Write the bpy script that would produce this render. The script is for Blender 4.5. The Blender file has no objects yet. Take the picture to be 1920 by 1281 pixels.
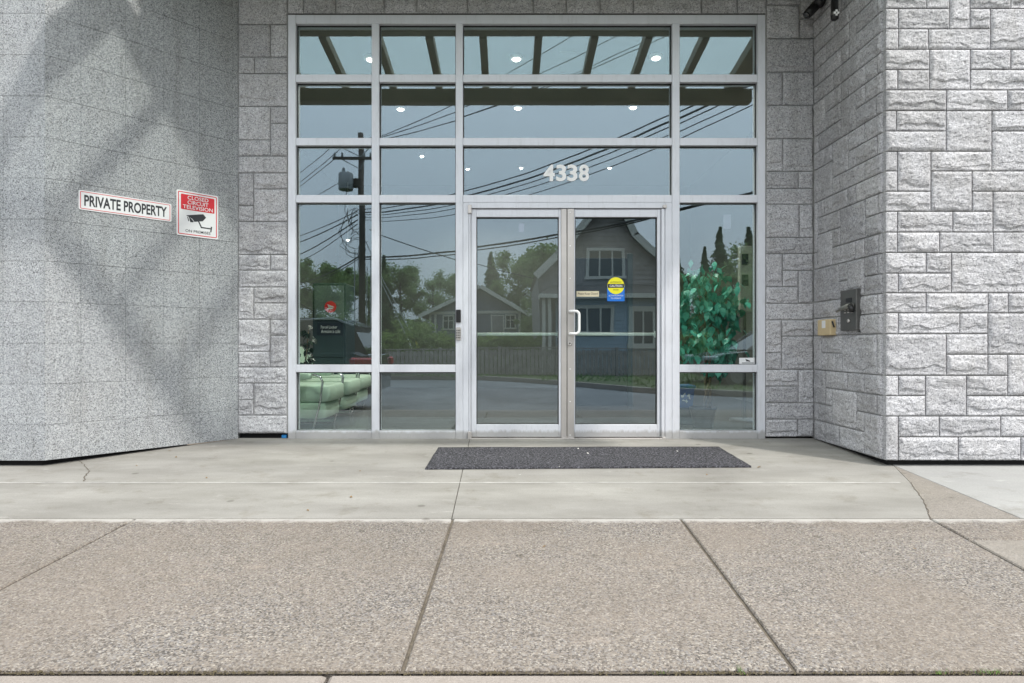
import bpy, math, random
from mathutils import Vector, Matrix, noise
R = math.radians
random.seed(7)
scene = bpy.context.scene
col = scene.collection

# ---------------------------------------------------------------- camera, light
FPX = 1150.0          # focal length in pixels of the 1920 frame
CX, CY, EYE = 955.0, 645.0, 0.876
cam_d = bpy.data.cameras.new('camera')
cam = bpy.data.objects.new('camera', cam_d); col.objects.link(cam)
cam_d.sensor_width = 36; cam_d.lens = FPX / 1920 * 36
cam_d.shift_x = 5 / 1920; cam_d.shift_y = 4.5 / 1920
cam_d.clip_end = 600; cam_d.clip_start = 0.05
cam.location = (0, 0, EYE); cam.rotation_euler = (R(90), 0, 0)
scene.camera = cam

VEIL = 12.5
SUN_AZ, SUN_EL = 48.0, 54.0      # azimuth: to the right of straight behind the camera
world = bpy.data.worlds.new('World'); scene.world = world; world.use_nodes = True
wn = world.node_tree.nodes; wl = world.node_tree.links
wn.clear()
sky = wn.new('ShaderNodeTexSky'); sky.sky_type = 'NISHITA'; sky.sun_disc = False
sky.sun_elevation = R(SUN_EL); sky.sun_rotation = R(180 - SUN_AZ)
sky.air_density = 1.2; sky.dust_density = 5.0; sky.ozone_density = 1.2
bgn = wn.new('ShaderNodeBackground'); bgn.inputs['Strength'].default_value = 0.15
out = wn.new('ShaderNodeOutputWorld')
# thin even cloud veil: brightness rises from horizon to zenith as (1 + 2 sin h) / 3
tcw = wn.new('ShaderNodeTexCoord'); sxyz = wn.new('ShaderNodeSeparateXYZ'); wl.new(tcw.outputs['Generated'], sxyz.inputs[0])
mrw = wn.new('ShaderNodeMapRange'); mrw.inputs[1].default_value = 0.0; mrw.inputs[2].default_value = 1.0
mrw.inputs[3].default_value = VEIL / 3; mrw.inputs[4].default_value = VEIL; wl.new(sxyz.outputs[2], mrw.inputs[0])
vcol = wn.new('ShaderNodeVectorMath'); vcol.operation = 'SCALE'; vcol.inputs[0].default_value = (0.93, 0.97, 1.0); wl.new(mrw.outputs[0], vcol.inputs['Scale'])
scol = wn.new('ShaderNodeVectorMath'); scol.operation = 'SCALE'; scol.inputs['Scale'].default_value = 0.15; wl.new(sky.outputs[0], scol.inputs[0])
addw = wn.new('ShaderNodeVectorMath'); addw.operation = 'ADD'; wl.new(vcol.outputs[0], addw.inputs[0]); wl.new(scol.outputs[0], addw.inputs[1])
wl.new(addw.outputs[0], bgn.inputs[0]); wl.new(bgn.outputs[0], out.inputs[0])
sun_d = bpy.data.lights.new('sun', 'SUN'); sun_d.energy = 2.0; sun_d.angle = R(2.4)
sun_d.color = (1, 0.95, 0.88)
sun = bpy.data.objects.new('sun', sun_d); col.objects.link(sun)
ce, se = math.cos(R(SUN_EL)), math.sin(R(SUN_EL))
sdir = Vector((-math.sin(R(SUN_AZ)) * ce, math.cos(R(SUN_AZ)) * ce, -se))
sun.rotation_euler = sdir.to_track_quat('-Z', 'Y').to_euler()
sun.location = (8, -8, 12)
scene.view_settings.view_transform = 'Standard'
scene.view_settings.look = 'None'
scene.view_settings.exposure = 0.62
scene.view_settings.gamma = 1.0
scene.view_settings.use_curve_mapping = False
scene.cycles.max_bounces = 10
scene.cycles.transparent_max_bounces = 16
scene.cycles.caustics_reflective = False
scene.cycles.caustics_refractive = False

# ---------------------------------------------------------------- helpers
YD, YF = 5.69, 4.61              # planes of the entrance wall and of the wings
GL = 5.735                       # glass plane

def tag(o, label=None, cat=None, group=None, kind=None):
    if label: o['label'] = label
    if cat: o['category'] = cat
    if group: o['group'] = group
    if kind: o['kind'] = kind
    return o

def thing(name, label, cat, loc=(0, 0, 0), group=None):
    o = bpy.data.objects.new(name, None); col.objects.link(o); o.location = loc
    o.empty_display_size = 0.1
    return tag(o, label, cat, group)

def wloc(o):
    v = Vector(o.location)
    while o.parent:
        o = o.parent; v += Vector(o.location)
    return v

class MB:
    def __init__(s): s.v = []; s.f = []; s.m = []
    def add(s, vs, fs, mi=0):
        n = len(s.v); s.v += [tuple(v) for v in vs]
        s.f += [tuple(i + n for i in f) for f in fs]; s.m += [mi] * len(fs); return s
    def box(s, x0, x1, y0, y1, z0, z1, mi=0):
        vs = [(x, y, z) for x in (x0, x1) for y in (y0, y1) for z in (z0, z1)]
        return s.add(vs, [(0, 1, 3, 2), (4, 6, 7, 5), (0, 4, 5, 1), (2, 3, 7, 6), (0, 2, 6, 4), (1, 5, 7, 3)], mi)
    def bbox(s, x0, x1, y0, y1, z0, z1, b=0.003, mi=0):
        """box with chamfered edges"""
        b = min(b, (x1-x0)/2.2, (y1-y0)/2.2, (z1-z0)/2.2)
        vs = []; idx = {}
        X = (x0, x1); Y = (y0, y1); Z = (z0, z1)
        for i in (0, 1):
            for j in (0, 1):
                for k in (0, 1):
                    sx, sy, sz = (b if i == 0 else -b), (b if j == 0 else -b), (b if k == 0 else -b)
                    idx[(i, j, k, 'x')] = len(vs); vs.append((X[i], Y[j]+sy, Z[k]+sz))
                    idx[(i, j, k, 'y')] = len(vs); vs.append((X[i]+sx, Y[j], Z[k]+sz))
                    idx[(i, j, k, 'z')] = len(vs); vs.append((X[i]+sx, Y[j]+sy, Z[k]))
        fs = []
        for i in (0, 1):
            f = [idx[(i, 0, 0, 'x')], idx[(i, 0, 1, 'x')], idx[(i, 1, 1, 'x')], idx[(i, 1, 0, 'x')]]; fs.append(f if i == 0 else f[::-1])
            f = [idx[(0, i, 0, 'y')], idx[(1, i, 0, 'y')], idx[(1, i, 1, 'y')], idx[(0, i, 1, 'y')]]; fs.append(f if i == 0 else f[::-1])
            f = [idx[(0, 0, i, 'z')], idx[(0, 1, i, 'z')], idx[(1, 1, i, 'z')], idx[(1, 0, i, 'z')]]; fs.append(f if i == 0 else f[::-1])
        for a in (0, 1):
            for c in (0, 1):
                fs.append([idx[(0, a, c, 'y')], idx[(1, a, c, 'y')], idx[(1, a, c, 'z')], idx[(0, a, c, 'z')]])
                fs.append([idx[(a, 0, c, 'x')], idx[(a, 1, c, 'x')], idx[(a, 1, c, 'z')], idx[(a, 0, c, 'z')]])
                fs.append([idx[(a, c, 0, 'x')], idx[(a, c, 1, 'x')], idx[(a, c, 1, 'y')], idx[(a, c, 0, 'y')]])
        for i in (0, 1):
            for j in (0, 1):
                for k in (0, 1):
                    fs.append([idx[(i, j, k, 'x')], idx[(i, j, k, 'y')], idx[(i, j, k, 'z')]])
        return s.add(vs, fs, mi)
    def tube(s, pts, r, n=8, cap=True, mi=0):
        pts = [Vector(p) for p in pts]
        rs = r if isinstance(r, (list, tuple)) else [r] * len(pts)
        vs = []; prev = None
        for i, p in enumerate(pts):
            d = (pts[min(i+1, len(pts)-1)] - pts[max(i-1, 0)])
            d = d.normalized() if d.length > 1e-9 else Vector((0, 0, 1))
            if prev is None:
                u = d.cross(Vector((0, 0, 1)))
                if u.length < 0.1: u = d.cross(Vector((1, 0, 0)))
            else:
                u = prev - d * prev.dot(d)
            u.normalize(); prev = u; w = d.cross(u)
            for k in range(n):
                a = 2 * math.pi * k / n
                vs.append(p + (u * math.cos(a) + w * math.sin(a)) * rs[i])
        fs = []
        for i in range(len(pts)-1):
            for k in range(n):
                k2 = (k+1) % n
                fs.append((i*n+k, i*n+k2, (i+1)*n+k2, (i+1)*n+k))
        if cap:
            fs.append(tuple(range(n))[::-1]); fs.append(tuple((len(pts)-1)*n+k for k in range(n)))
        return s.add(vs, fs, mi)
    def lathe(s, prof, c, n=20, axis='z', mi=0):
        vs = []; fs = []
        for (r, h) in prof:
            for k in range(n):
                a = 2*math.pi*k/n; x, y = r*math.cos(a), r*math.sin(a)
                if axis == 'z': vs.append((c[0]+x, c[1]+y, c[2]+h))
                elif axis == 'y': vs.append((c[0]+x, c[1]+h, c[2]+y))
                else: vs.append((c[0]+h, c[1]+x, c[2]+y))
        for i in range(len(prof)-1):
            for k in range(n):
                k2 = (k+1) % n
                fs.append((i*n+k, i*n+k2, (i+1)*n+k2, (i+1)*n+k))
        fs.append(tuple(range(n))[::-1]); fs.append(tuple((len(prof)-1)*n+k for k in range(n)))
        return s.add(vs, fs, mi)
    def prism(s, poly, y0, y1, mi=0):
        """poly in (x, z), extruded along y"""
        n = len(poly)
        vs = [(x, y0, z) for x, z in poly] + [(x, y1, z) for x, z in poly]
        fs = [tuple(range(n)), tuple(range(2*n-1, n-1, -1))]
        for k in range(n):
            k2 = (k+1) % n; fs.append((k, k+n, k2+n, k2))
        return s.add(vs, fs, mi)
    def xform(s, fn, start=0):
        s.v = s.v[:start] + [tuple(fn(*v)) for v in s.v[start:]]; return s
    def mesh(s, name, mats, smooth=False, origin=(0, 0, 0)):
        me = bpy.data.meshes.new(name)
        ox, oy, oz = origin
        me.from_pydata([(x-ox, y-oy, z-oz) for x, y, z in s.v], [], s.f)
        if not isinstance(mats, (list, tuple)): mats = [mats]
        for m in mats: me.materials.append(m)
        if len(mats) > 1: me.polygons.foreach_set('material_index', s.m)
        me.polygons.foreach_set('use_smooth', [smooth]*len(me.polygons))
        me.update()
        import bmesh
        bm = bmesh.new(); bm.from_mesh(me); bmesh.ops.recalc_face_normals(bm, faces=bm.faces); bm.to_mesh(me); bm.free()
        return me
    def build(s, name, mats, parent=None, smooth=False):
        xs = [v[0] for v in s.v]; ys = [v[1] for v in s.v]; zs = [v[2] for v in s.v]
        o = ((min(xs)+max(xs))/2, (min(ys)+max(ys))/2, min(zs))
        ob = bpy.data.objects.new(name, s.mesh(name, mats, smooth, o))
        col.objects.link(ob)
        if parent: ob.parent = parent; ob.location = Vector(o) - wloc(parent)
        else: ob.location = o
        return ob

def struct(name, mb, m, smooth=False):
    return tag(mb.build(name, m, None, smooth), kind='structure')

class Fr:
    """a plane: origin, right axis, up axis z, normal outward"""
    def __init__(s, o, r):
        s.o = Vector(o); s.r = Vector(r).normalized(); s.u = Vector((0, 0, 1)); s.n = s.r.cross(s.u)
    def P(s, a, b, c): return s.o + s.r*a + s.u*b + s.n*c

def instance(name, me, parent, loc, rot=(0, 0, 0), scale=(1, 1, 1)):
    o = bpy.data.objects.new(name, me); col.objects.link(o)
    if parent: o.parent = parent; o.location = Vector(loc) - wloc(parent)
    else: o.location = loc
    o.rotation_euler = rot; o.scale = scale
    return o

# pixel of the photograph -> point on a plane Y = const
def px(x, y, Y): return Vector(((x-CX)*Y/FPX, Y, EYE-(y-CY)*Y/FPX))
# what stands across the street is seen mirrored in the glass
def rx(x, Z): return (x-CX)*Z/FPX
def rz(y, Z): return EYE-(y-CY)*Z/FPX
def ry(Z): return 2*GL - Z
def zpx(y, Y): return EYE-(y-CY)*Y/FPX

# ---------------------------------------------------------------- materials
def mat(name):
    m = bpy.data.materials.new(name); m.use_nodes = True
    nt = m.node_tree; b = nt.nodes['Principled BSDF']
    return m, nt, b
def N(nt, t, **kw):
    n = nt.nodes.new(t)
    for k, v in kw.items():
        if k in n.inputs: n.inputs[k].default_value = v
        else: setattr(n, k, v)
    return n
def simple(name, c, rough=0.5, metal=0.0, var=0.0, scale=8.0, bump=0.0, bscale=60, spec=None, coat=0):
    m, nt, b = mat(name)
    b.inputs['Roughness'].default_value = rough; b.inputs['Metallic'].default_value = metal
    if spec is not None: b.inputs['Specular IOR Level'].default_value = spec
    if coat: b.inputs['Coat Weight'].default_value = coat
    geo = N(nt, 'ShaderNodeNewGeometry')
    if var > 0:
        n = N(nt, 'ShaderNodeTexNoise', Scale=scale, Detail=5.0, Roughness=0.6)
        nt.links.new(geo.outputs['Position'], n.inputs['Vector'])
        r = N(nt, 'ShaderNodeMapRange'); r.inputs[1].default_value = 0.3; r.inputs[2].default_value = 0.7
        r.inputs[3].default_value = 1-var; r.inputs[4].default_value = 1+var
        nt.links.new(n.outputs[0], r.inputs[0])
        mx = N(nt, 'ShaderNodeVectorMath', operation='SCALE'); mx.inputs[0].default_value = c
        nt.links.new(r.outputs[0], mx.inputs['Scale']); nt.links.new(mx.outputs[0], b.inputs['Base Color'])
    else:
        b.inputs['Base Color'].default_value = (*c, 1)
    if bump > 0:
        n2 = N(nt, 'ShaderNodeTexNoise', Scale=bscale, Detail=3.0)
        nt.links.new(geo.outputs['Position'], n2.inputs['Vector'])
        bp = N(nt, 'ShaderNodeBump', Strength=1.0, Distance=bump)
        nt.links.new(n2.outputs[0], bp.inputs['Height']); nt.links.new(bp.outputs[0], b.inputs['Normal'])
    return m

def ramp(nt, stops, interp='LINEAR'):
    r = nt.nodes.new('ShaderNodeValToRGB'); r.color_ramp.interpolation = interp
    e = r.color_ramp.elements
    while len(e) < len(stops): e.new(0.5)
    for i, (p, c) in enumerate(stops):
        e[i].position = p; e[i].color = (*c, 1) if len(c) == 3 else c
    return r
def mixc(nt, a, b, fac, mode='MIX'):
    m = nt.nodes.new('ShaderNodeMix'); m.data_type = 'RGBA'; m.blend_type = mode
    for sock, v in ((m.inputs[6], a), (m.inputs[7], b)):
        if isinstance(v, tuple): sock.default_value = (*v, 1)
        else: nt.links.new(v, sock)
    if isinstance(fac, (int, float)): m.inputs[0].default_value = fac
    else: nt.links.new(fac, m.inputs[0])
    return m.outputs[2]

def granite(name, base, dark, light, scale=210, bump=0.0012, tint=0.12, rough=0.75, warm=(0.40, 0.36, 0.30), warmf=0.15):
    m, nt, b = mat(name)
    geo = N(nt, 'ShaderNodeNewGeometry'); P = geo.outputs['Position']
    n0 = N(nt, 'ShaderNodeTexNoise', Scale=scale*0.8, Detail=2.0); nt.links.new(P, n0.inputs['Vector'])
    off = N(nt, 'ShaderNodeVectorMath', operation='SCALE'); nt.links.new(n0.outputs['Color'], off.inputs[0]); off.inputs['Scale'].default_value = 0.006
    pv = N(nt, 'ShaderNodeVectorMath', operation='ADD'); nt.links.new(P, pv.inputs[0]); nt.links.new(off.outputs[0], pv.inputs[1])
    vo = N(nt, 'ShaderNodeTexVoronoi', Scale=scale); nt.links.new(pv.outputs[0], vo.inputs['Vector'])
    vs_ = N(nt, 'ShaderNodeSeparateColor'); nt.links.new(vo.outputs['Color'], vs_.inputs[0])
    n1 = vs_
    mid = tuple(0.5*(a_+b_) for a_, b_ in zip(dark, base))
    r1 = ramp(nt, [(0.05, dark), (0.20, mid), (0.34, base), (0.66, base), (0.95, light)]); nt.links.new(n1.outputs[0], r1.inputs[0])
    n3 = N(nt, 'ShaderNodeTexNoise', Scale=scale*0.36, Detail=2.0, Roughness=0.5); nt.links.new(P, n3.inputs['Vector'])
    r3 = ramp(nt, [(0.40, (0.82, 0.82, 0.84)), (0.58, (1.06, 1.06, 1.06))]); nt.links.new(n3.outputs[0], r3.inputs[0])
    c = mixc(nt, r1.outputs[0], r3.outputs[0], 0.75, 'MULTIPLY')
    n2 = N(nt, 'ShaderNodeTexNoise', Scale=2.2, Detail=5.0, Roughness=0.6); nt.links.new(P, n2.inputs['Vector'])
    r2 = ramp(nt, [(0.45, (0, 0, 0)), (0.75, (warmf, warmf, warmf))]); nt.links.new(n2.outputs[0], r2.inputs[0])
    c = mixc(nt, c, warm, r2.outputs[0])
    mps = N(nt, 'ShaderNodeMapping'); mps.inputs['Scale'].default_value = (5, 5, .5); nt.links.new(P, mps.inputs['Vector'])
    nst = N(nt, 'ShaderNodeTexNoise', Scale=1.6, Detail=7.0, Roughness=0.7); nt.links.new(mps.outputs[0], nst.inputs['Vector'])
    rst = ramp(nt, [(0.32, (0.86, 0.855, 0.84)), (0.50, (1, 1, 1)), (0.75, (1.05, 1.05, 1.05))]); nt.links.new(nst.outputs[0], rst.inputs[0])
    c = mixc(nt, c, rst.outputs[0], 1.0, 'MULTIPLY')
    oi = N(nt, 'ShaderNodeObjectInfo')
    mr = N(nt, 'ShaderNodeMapRange'); mr.inputs[3].default_value = 1-tint; mr.inputs[4].default_value = 1+tint
    nt.links.new(oi.outputs['Random'], mr.inputs[0])
    sc = N(nt, 'ShaderNodeVectorMath', operation='SCALE'); nt.links.new(c, sc.inputs[0]); nt.links.new(mr.outputs[0], sc.inputs['Scale'])
    nt.links.new(sc.outputs[0], b.inputs['Base Color'])
    b.inputs['Roughness'].default_value = rough
    bp = N(nt, 'ShaderNodeBump', Strength=1.0, Distance=bump); nt.links.new(n1.outputs[0], bp.inputs['Height'])
    nt.links.new(bp.outputs[0], b.inputs['Normal'])
    return m

M = {}
M['stone'] = granite('split_granite', (0.485, 0.487, 0.505), (0.235, 0.235, 0.25), (0.62, 0.62, 0.64), 150, 0.0014, 0.11, 0.85)
M['tile'] = granite('flamed_granite', (0.355, 0.375, 0.39), (0.085, 0.088, 0.095), (0.55, 0.57, 0.585), 215, 0.0006, 0.03, 0.7, (0.45, 0.43, 0.40), 0.12)
M['mortar'] = simple('mortar', (0.42, 0.42, 0.41), 0.95, var=0.2, scale=12, bump=0.002, bscale=150)
M['joint'] = simple('dark_joint', (0.17, 0.18, 0.18), 0.9, var=0.2)
M['alu'] = simple('clear_anodised_aluminium', (0.70, 0.72, 0.775), 0.38, 0.2, var=0.03, scale=5)
nt_ = M['alu'].node_tree; b_ = nt_.nodes['Principled BSDF']; src = b_.inputs['Base Color'].links[0].from_socket
g_ = N(nt_, 'ShaderNodeNewGeometry'); mp_ = N(nt_, 'ShaderNodeMapping'); mp_.inputs['Scale'].default_value = (9, 9, 1.5); nt_.links.new(g_.outputs['Position'], mp_.inputs['Vector'])
n_ = N(nt_, 'ShaderNodeTexNoise', Scale=3.0, Detail=8.0, Roughness=0.75); nt_.links.new(mp_.outputs[0], n_.inputs['Vector'])
r_ = ramp(nt_, [(0.28, (0.87, 0.87, 0.86)), (0.48, (1, 1, 1)), (1.0, (1.03, 1.03, 1.03))]); nt_.links.new(n_.outputs[0], r_.inputs[0])
sp_ = N(nt_, 'ShaderNodeSeparateXYZ'); nt_.links.new(g_.outputs['Position'], sp_.inputs[0])
ad_ = N(nt_, 'ShaderNodeMath', operation='MULTIPLY_ADD'); nt_.links.new(n_.outputs[0], ad_.inputs[0]); ad_.inputs[1].default_value = -0.10; nt_.links.new(sp_.outputs[2], ad_.inputs[2])
gr_ = ramp(nt_, [(0.0, (0.62, 0.60, 0.56)), (0.03, (1, 1, 1))]); nt_.links.new(ad_.outputs[0], gr_.inputs[0])
nt_.links.new(mixc(nt_, mixc(nt_, src, r_.outputs[0], 1.0, 'MULTIPLY'), gr_.outputs[0], 1.0, 'MULTIPLY'), b_.inputs['Base Color'])
rr_ = N(nt_, 'ShaderNodeMapRange'); rr_.inputs[3].default_value = .30; rr_.inputs[4].default_value = .48; nt_.links.new(n_.outputs[0], rr_.inputs[0]); nt_.links.new(rr_.outputs[0], b_.inputs['Roughness'])
M['gasket'] = simple('black_rubber_gasket', (0.012, 0.012, 0.014), 0.6)
M['steel'] = simple('brushed_stainless_steel', (0.60, 0.57, 0.55), 0.32, 0.55, var=0.10, scale=3, bump=0.0002, bscale=300)
M['white_paint'] = simple('white_paint', (0.93, 0.93, 0.93), 0.35)
M['black'] = simple('black_plastic', (0.012, 0.012, 0.013), 0.35)
M['void'] = simple('black_waterproofing_membrane', (0.010, 0.010, 0.011), 0.9)
M['bronze'] = simple('dark_bronze_metal', (0.13, 0.13, 0.125), 0.42, 0.5, var=0.08)
M['beige'] = simple('cream_plastic', (0.58, 0.46, 0.27), 0.5, var=0.05)
M['canopy'] = simple('olive_brown_painted_steel', (0.30, 0.24, 0.145), 0.5, var=0.08)
M['soffit'] = simple('olive_soffit_panel', (0.16, 0.15, 0.12), 0.7, var=0.06)
M['sign_white'] = simple('sign_white', (0.78, 0.79, 0.80), 0.3)
M['red'] = simple('sign_red', (0.62, 0.012, 0.025), 0.35)
M['ink'] = simple('sign_black_ink', (0.018, 0.02, 0.025), 0.4)
M['yellow'] = simple('sticker_yellow', (0.80, 0.75, 0.02), 0.4)
M['blue'] = simple('sticker_blue', (0.01, 0.16, 0.62), 0.4)
M['cream'] = simple('sticker_cream', (0.62, 0.56, 0.40), 0.5)

def emis(name, c, s):
    m, nt, b = mat(name); b.inputs['Emission Color'].default_value = (*c, 1); b.inputs['Emission Strength'].default_value = s
    b.inputs['Base Color'].default_value = (0.8, 0.8, 0.8, 1); return m
M['lamp'] = emis('lit_lamp_lens', (1, 0.95, 0.85), 12)

def glass(name, ior, tint, wob=0.0006, ws=1.3):
    m, nt, b = mat(name); nt.nodes.remove(b)
    o = nt.nodes['Material Output']
    geo = N(nt, 'ShaderNodeNewGeometry')
    n = N(nt, 'ShaderNodeTexNoise', Scale=ws, Detail=1.0); nt.links.new(geo.outputs['Position'], n.inputs['Vector'])
    bp = N(nt, 'ShaderNodeBump', Strength=1.0, Distance=wob); nt.links.new(n.outputs[0], bp.inputs['Height'])
    # Schlick reflectance, the same from both sides of the sheet
    dt = N(nt, 'ShaderNodeVectorMath', operation='DOT_PRODUCT'); nt.links.new(geo.outputs['Incoming'], dt.inputs[0]); nt.links.new(geo.outputs['Normal'], dt.inputs[1])
    ab = N(nt, 'ShaderNodeMath', operation='ABSOLUTE'); nt.links.new(dt.outputs['Value'], ab.inputs[0])
    om = N(nt, 'ShaderNodeMath', operation='SUBTRACT'); om.inputs[0].default_value = 1.0; nt.links.new(ab.outputs[0], om.inputs[1])
    pw = N(nt, 'ShaderNodeMath', operation='POWER'); nt.links.new(om.outputs[0], pw.inputs[0]); pw.inputs[1].default_value = 5.0
    fr = N(nt, 'ShaderNodeMapRange'); fr.inputs[3].default_value = ior; fr.inputs[4].default_value = 1.0; nt.links.new(pw.outputs[0], fr.inputs[0])
    tr = N(nt, 'ShaderNodeBsdfTransparent'); tr.inputs[0].default_value = (*tint, 1)
    gl = N(nt, 'ShaderNodeBsdfGlossy', Roughness=0.0); gl.inputs[0].default_value = (0.72, 0.87, 1.0, 1)
    nt.links.new(bp.outputs[0], gl.inputs['Normal'])
    mx = N(nt, 'ShaderNodeMixShader')
    nt.links.new(fr.outputs[0], mx.inputs[0]); nt.links.new(tr.outputs[0], mx.inputs[1]); nt.links.new(gl.outputs[0], mx.inputs[2])
    nt.links.new(mx.outputs[0], o.inputs[0])
    return m
M['glass'] = glass('tinted_window_glass', 0.15, (0.94, 0.985, 0.96))
M['glass_door'] = glass('clear_door_glass', 0.15, (0.94, 0.97, 0.95), 0.0007, 1.6)
def frosted(name):
    m, nt, b = mat(name); nt.nodes.remove(b); o = nt.nodes['Material Output']
    tr = N(nt, 'ShaderNodeBsdfTransparent'); tr.inputs[0].default_value = (0.95, 0.98, 0.965, 1)
    tl = N(nt, 'ShaderNodeBsdfTranslucent'); tl.inputs[0].default_value = (0.72, 0.80, 0.76, 1)
    gl = N(nt, 'ShaderNodeBsdfGlossy', Roughness=0.15)
    mx = N(nt, 'ShaderNodeMixShader', Fac=0.15); nt.links.new(tr.outputs[0], mx.inputs[1]); nt.links.new(tl.outputs[0], mx.inputs[2])
    m2 = N(nt, 'ShaderNodeMixShader', Fac=0.06); nt.links.new(mx.outputs[0], m2.inputs[1]); nt.links.new(gl.outputs[0], m2.inputs[2])
    nt.links.new(m2.outputs[0], o.inputs[0]); return m
M['frosted'] = frosted('dusty_canopy_glass')
M['carglass'] = simple('dark_car_glass', (0.01, 0.012, 0.014), 0.03, spec=0.8)

# concrete of the apron: smooth, trowelled, stained; aggregate for the pavement
def concrete(name, c1, c2, agg=0.0, bump=0.0015, seam=None, band=0.5):
    m, nt, b = mat(name)
    geo = N(nt, 'ShaderNodeNewGeometry'); P = geo.outputs['Position']
    mp = N(nt, 'ShaderNodeMapping'); mp.inputs['Scale'].default_value = (0.5, 1.6, 1); nt.links.new(P, mp.inputs['Vector'])
    n1 = N(nt, 'ShaderNodeTexNoise', Scale=2.2, Detail=7.0, Roughness=0.62); nt.links.new(mp.outputs[0], n1.inputs['Vector'])
    r1 = ramp(nt, [(0.32, c1), (0.68, c2)]); nt.links.new(n1.outputs[0], r1.inputs[0])
    c = r1.outputs[0]
    n2 = N(nt, 'ShaderNodeTexNoise', Scale=130.0, Detail=3.0, Roughness=0.7); nt.links.new(P, n2.inputs['Vector'])
    r2 = ramp(nt, [(0.3, (0.82, 0.82, 0.82)), (0.7, (1.12, 1.12, 1.12))]); nt.links.new(n2.outputs[0], r2.inputs[0])
    c = mixc(nt, c, r2.outputs[0], 0.7, 'MULTIPLY')
    # dark specks and pale blotches with shapes of their own
    n4 = N(nt, 'ShaderNodeTexNoise', Scale=5.5, Detail=6.0, Roughness=0.7); nt.links.new(P, n4.inputs['Vector'])
    r4 = ramp(nt, [(0.28, (0.80, 0.78, 0.74)), (0.45, (1, 1, 1)), (0.62, (1, 1, 1)), (0.78, (1.10, 1.10, 1.09))]); nt.links.new(n4.outputs[0], r4.inputs[0])
    c = mixc(nt, c, r4.outputs[0], 1.0, 'MULTIPLY')
    h = n2.outputs[0]
    vg_ = N(nt, 'ShaderNodeTexVoronoi', Scale=2.6); nt.links.new(P, vg_.inputs['Vector'])
    rg_ = ramp(nt, [(0.045, (0.66, 0.65, 0.63)), (0.075, (1, 1, 1))]); nt.links.new(vg_.outputs['Distance'], rg_.inputs[0])
    gum = rg_.outputs[0]
    mp2 = N(nt, 'ShaderNodeMapping'); mp2.inputs['Scale'].default_value = (1, 2.2, 1); mp2.inputs['Location'].default_value = (3, 7, 0); nt.links.new(P, mp2.inputs['Vector'])
    ns = N(nt, 'ShaderNodeTexNoise', Scale=3.1, Detail=9.0, Roughness=0.72); nt.links.new(mp2.outputs[0], ns.inputs['Vector'])
    rs_ = ramp(nt, [(0.60, (0, 0, 0)), (0.72, (0.5, 0.5, 0.5))]); nt.links.new(ns.outputs[0], rs_.inputs[0])
    if agg > 0:
        v = N(nt, 'ShaderNodeTexVoronoi', Scale=158.0); nt.links.new(P, v.inputs['Vector'])
        hs = N(nt, 'ShaderNodeSeparateColor'); nt.links.new(v.outputs['Color'], hs.inputs[0])
        r5 = ramp(nt, [(0.0, (0.03, 0.03, 0.033)), (0.2, (0.08, 0.074, 0.07)), (0.38, (0.18, 0.16, 0.14)), (0.6, (0.26, 0.23, 0.195)), (0.8, (0.17, 0.17, 0.18)), (1.0, (0.43, 0.40, 0.35))])
        nt.links.new(hs.outputs[0], r5.inputs[0])
        n6 = N(nt, 'ShaderNodeTexNoise', Scale=1.6, Detail=4.0); nt.links.new(P, n6.inputs['Vector'])
        r6 = ramp(nt, [(0.35, (agg*0.55,)*3), (0.65, (agg,)*3)]); nt.links.new(n6.outputs[0], r6.inputs[0])
        c = mixc(nt, c, r5.outputs[0], r6.outputs[0])
        ma = N(nt, 'ShaderNodeMath', operation='SUBTRACT'); nt.links.new(n2.outputs[0], ma.inputs[0]); nt.links.new(v.outputs['Distance'], ma.inputs[1])
        h = ma.outputs[0]
    if seam is not None:
        sp = N(nt, 'ShaderNodeSeparateXYZ'); nt.links.new(P, sp.inputs[0])
        a = N(nt, 'ShaderNodeMath', operation='SUBTRACT'); nt.links.new(sp.outputs[1], a.inputs[0]); a.inputs[1].default_value = seam
        ab = N(nt, 'ShaderNodeMath', operation='ABSOLUTE'); nt.links.new(a.outputs[0], ab.inputs[0])
        nn = N(nt, 'ShaderNodeTexNoise', Scale=7.0, Detail=6.0, Roughness=0.7); nt.links.new(P, nn.inputs['Vector'])
        mm = N(nt, 'ShaderNodeMath', operation='MULTIPLY'); nt.links.new(nn.outputs[0], mm.inputs[0]); mm.inputs[1].default_value = 0.15
        sb = N(nt, 'ShaderNodeMath', operation='SUBTRACT'); nt.links.new(mm.outputs[0], sb.inputs[0]); nt.links.new(ab.outputs[0], sb.inputs[1])
        mr = N(nt, 'ShaderNodeMapRange'); mr.inputs[1].default_value = 0.0; mr.inputs[2].default_value = 0.05; mr.inputs[4].default_value = 0.85
        nt.links.new(sb.outputs[0], mr.inputs[0])
        c = mixc(nt, c, (0.44, 0.425, 0.40), mr.outputs[0])
    c = mixc(nt, c, tuple(min(1, k_*1.45) for k_ in c2), rs_.outputs[0]); c = mixc(nt, c, gum, 1.0, 'MULTIPLY')
    nt.links.new(c, b.inputs['Base Color']); b.inputs['Roughness'].default_value = 0.9
    bp = N(nt, 'ShaderNodeBump', Strength=1.0, Distance=bump); nt.links.new(h, bp.inputs['Height']); nt.links.new(bp.outputs[0], b.inputs['Normal'])
    return m

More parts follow.
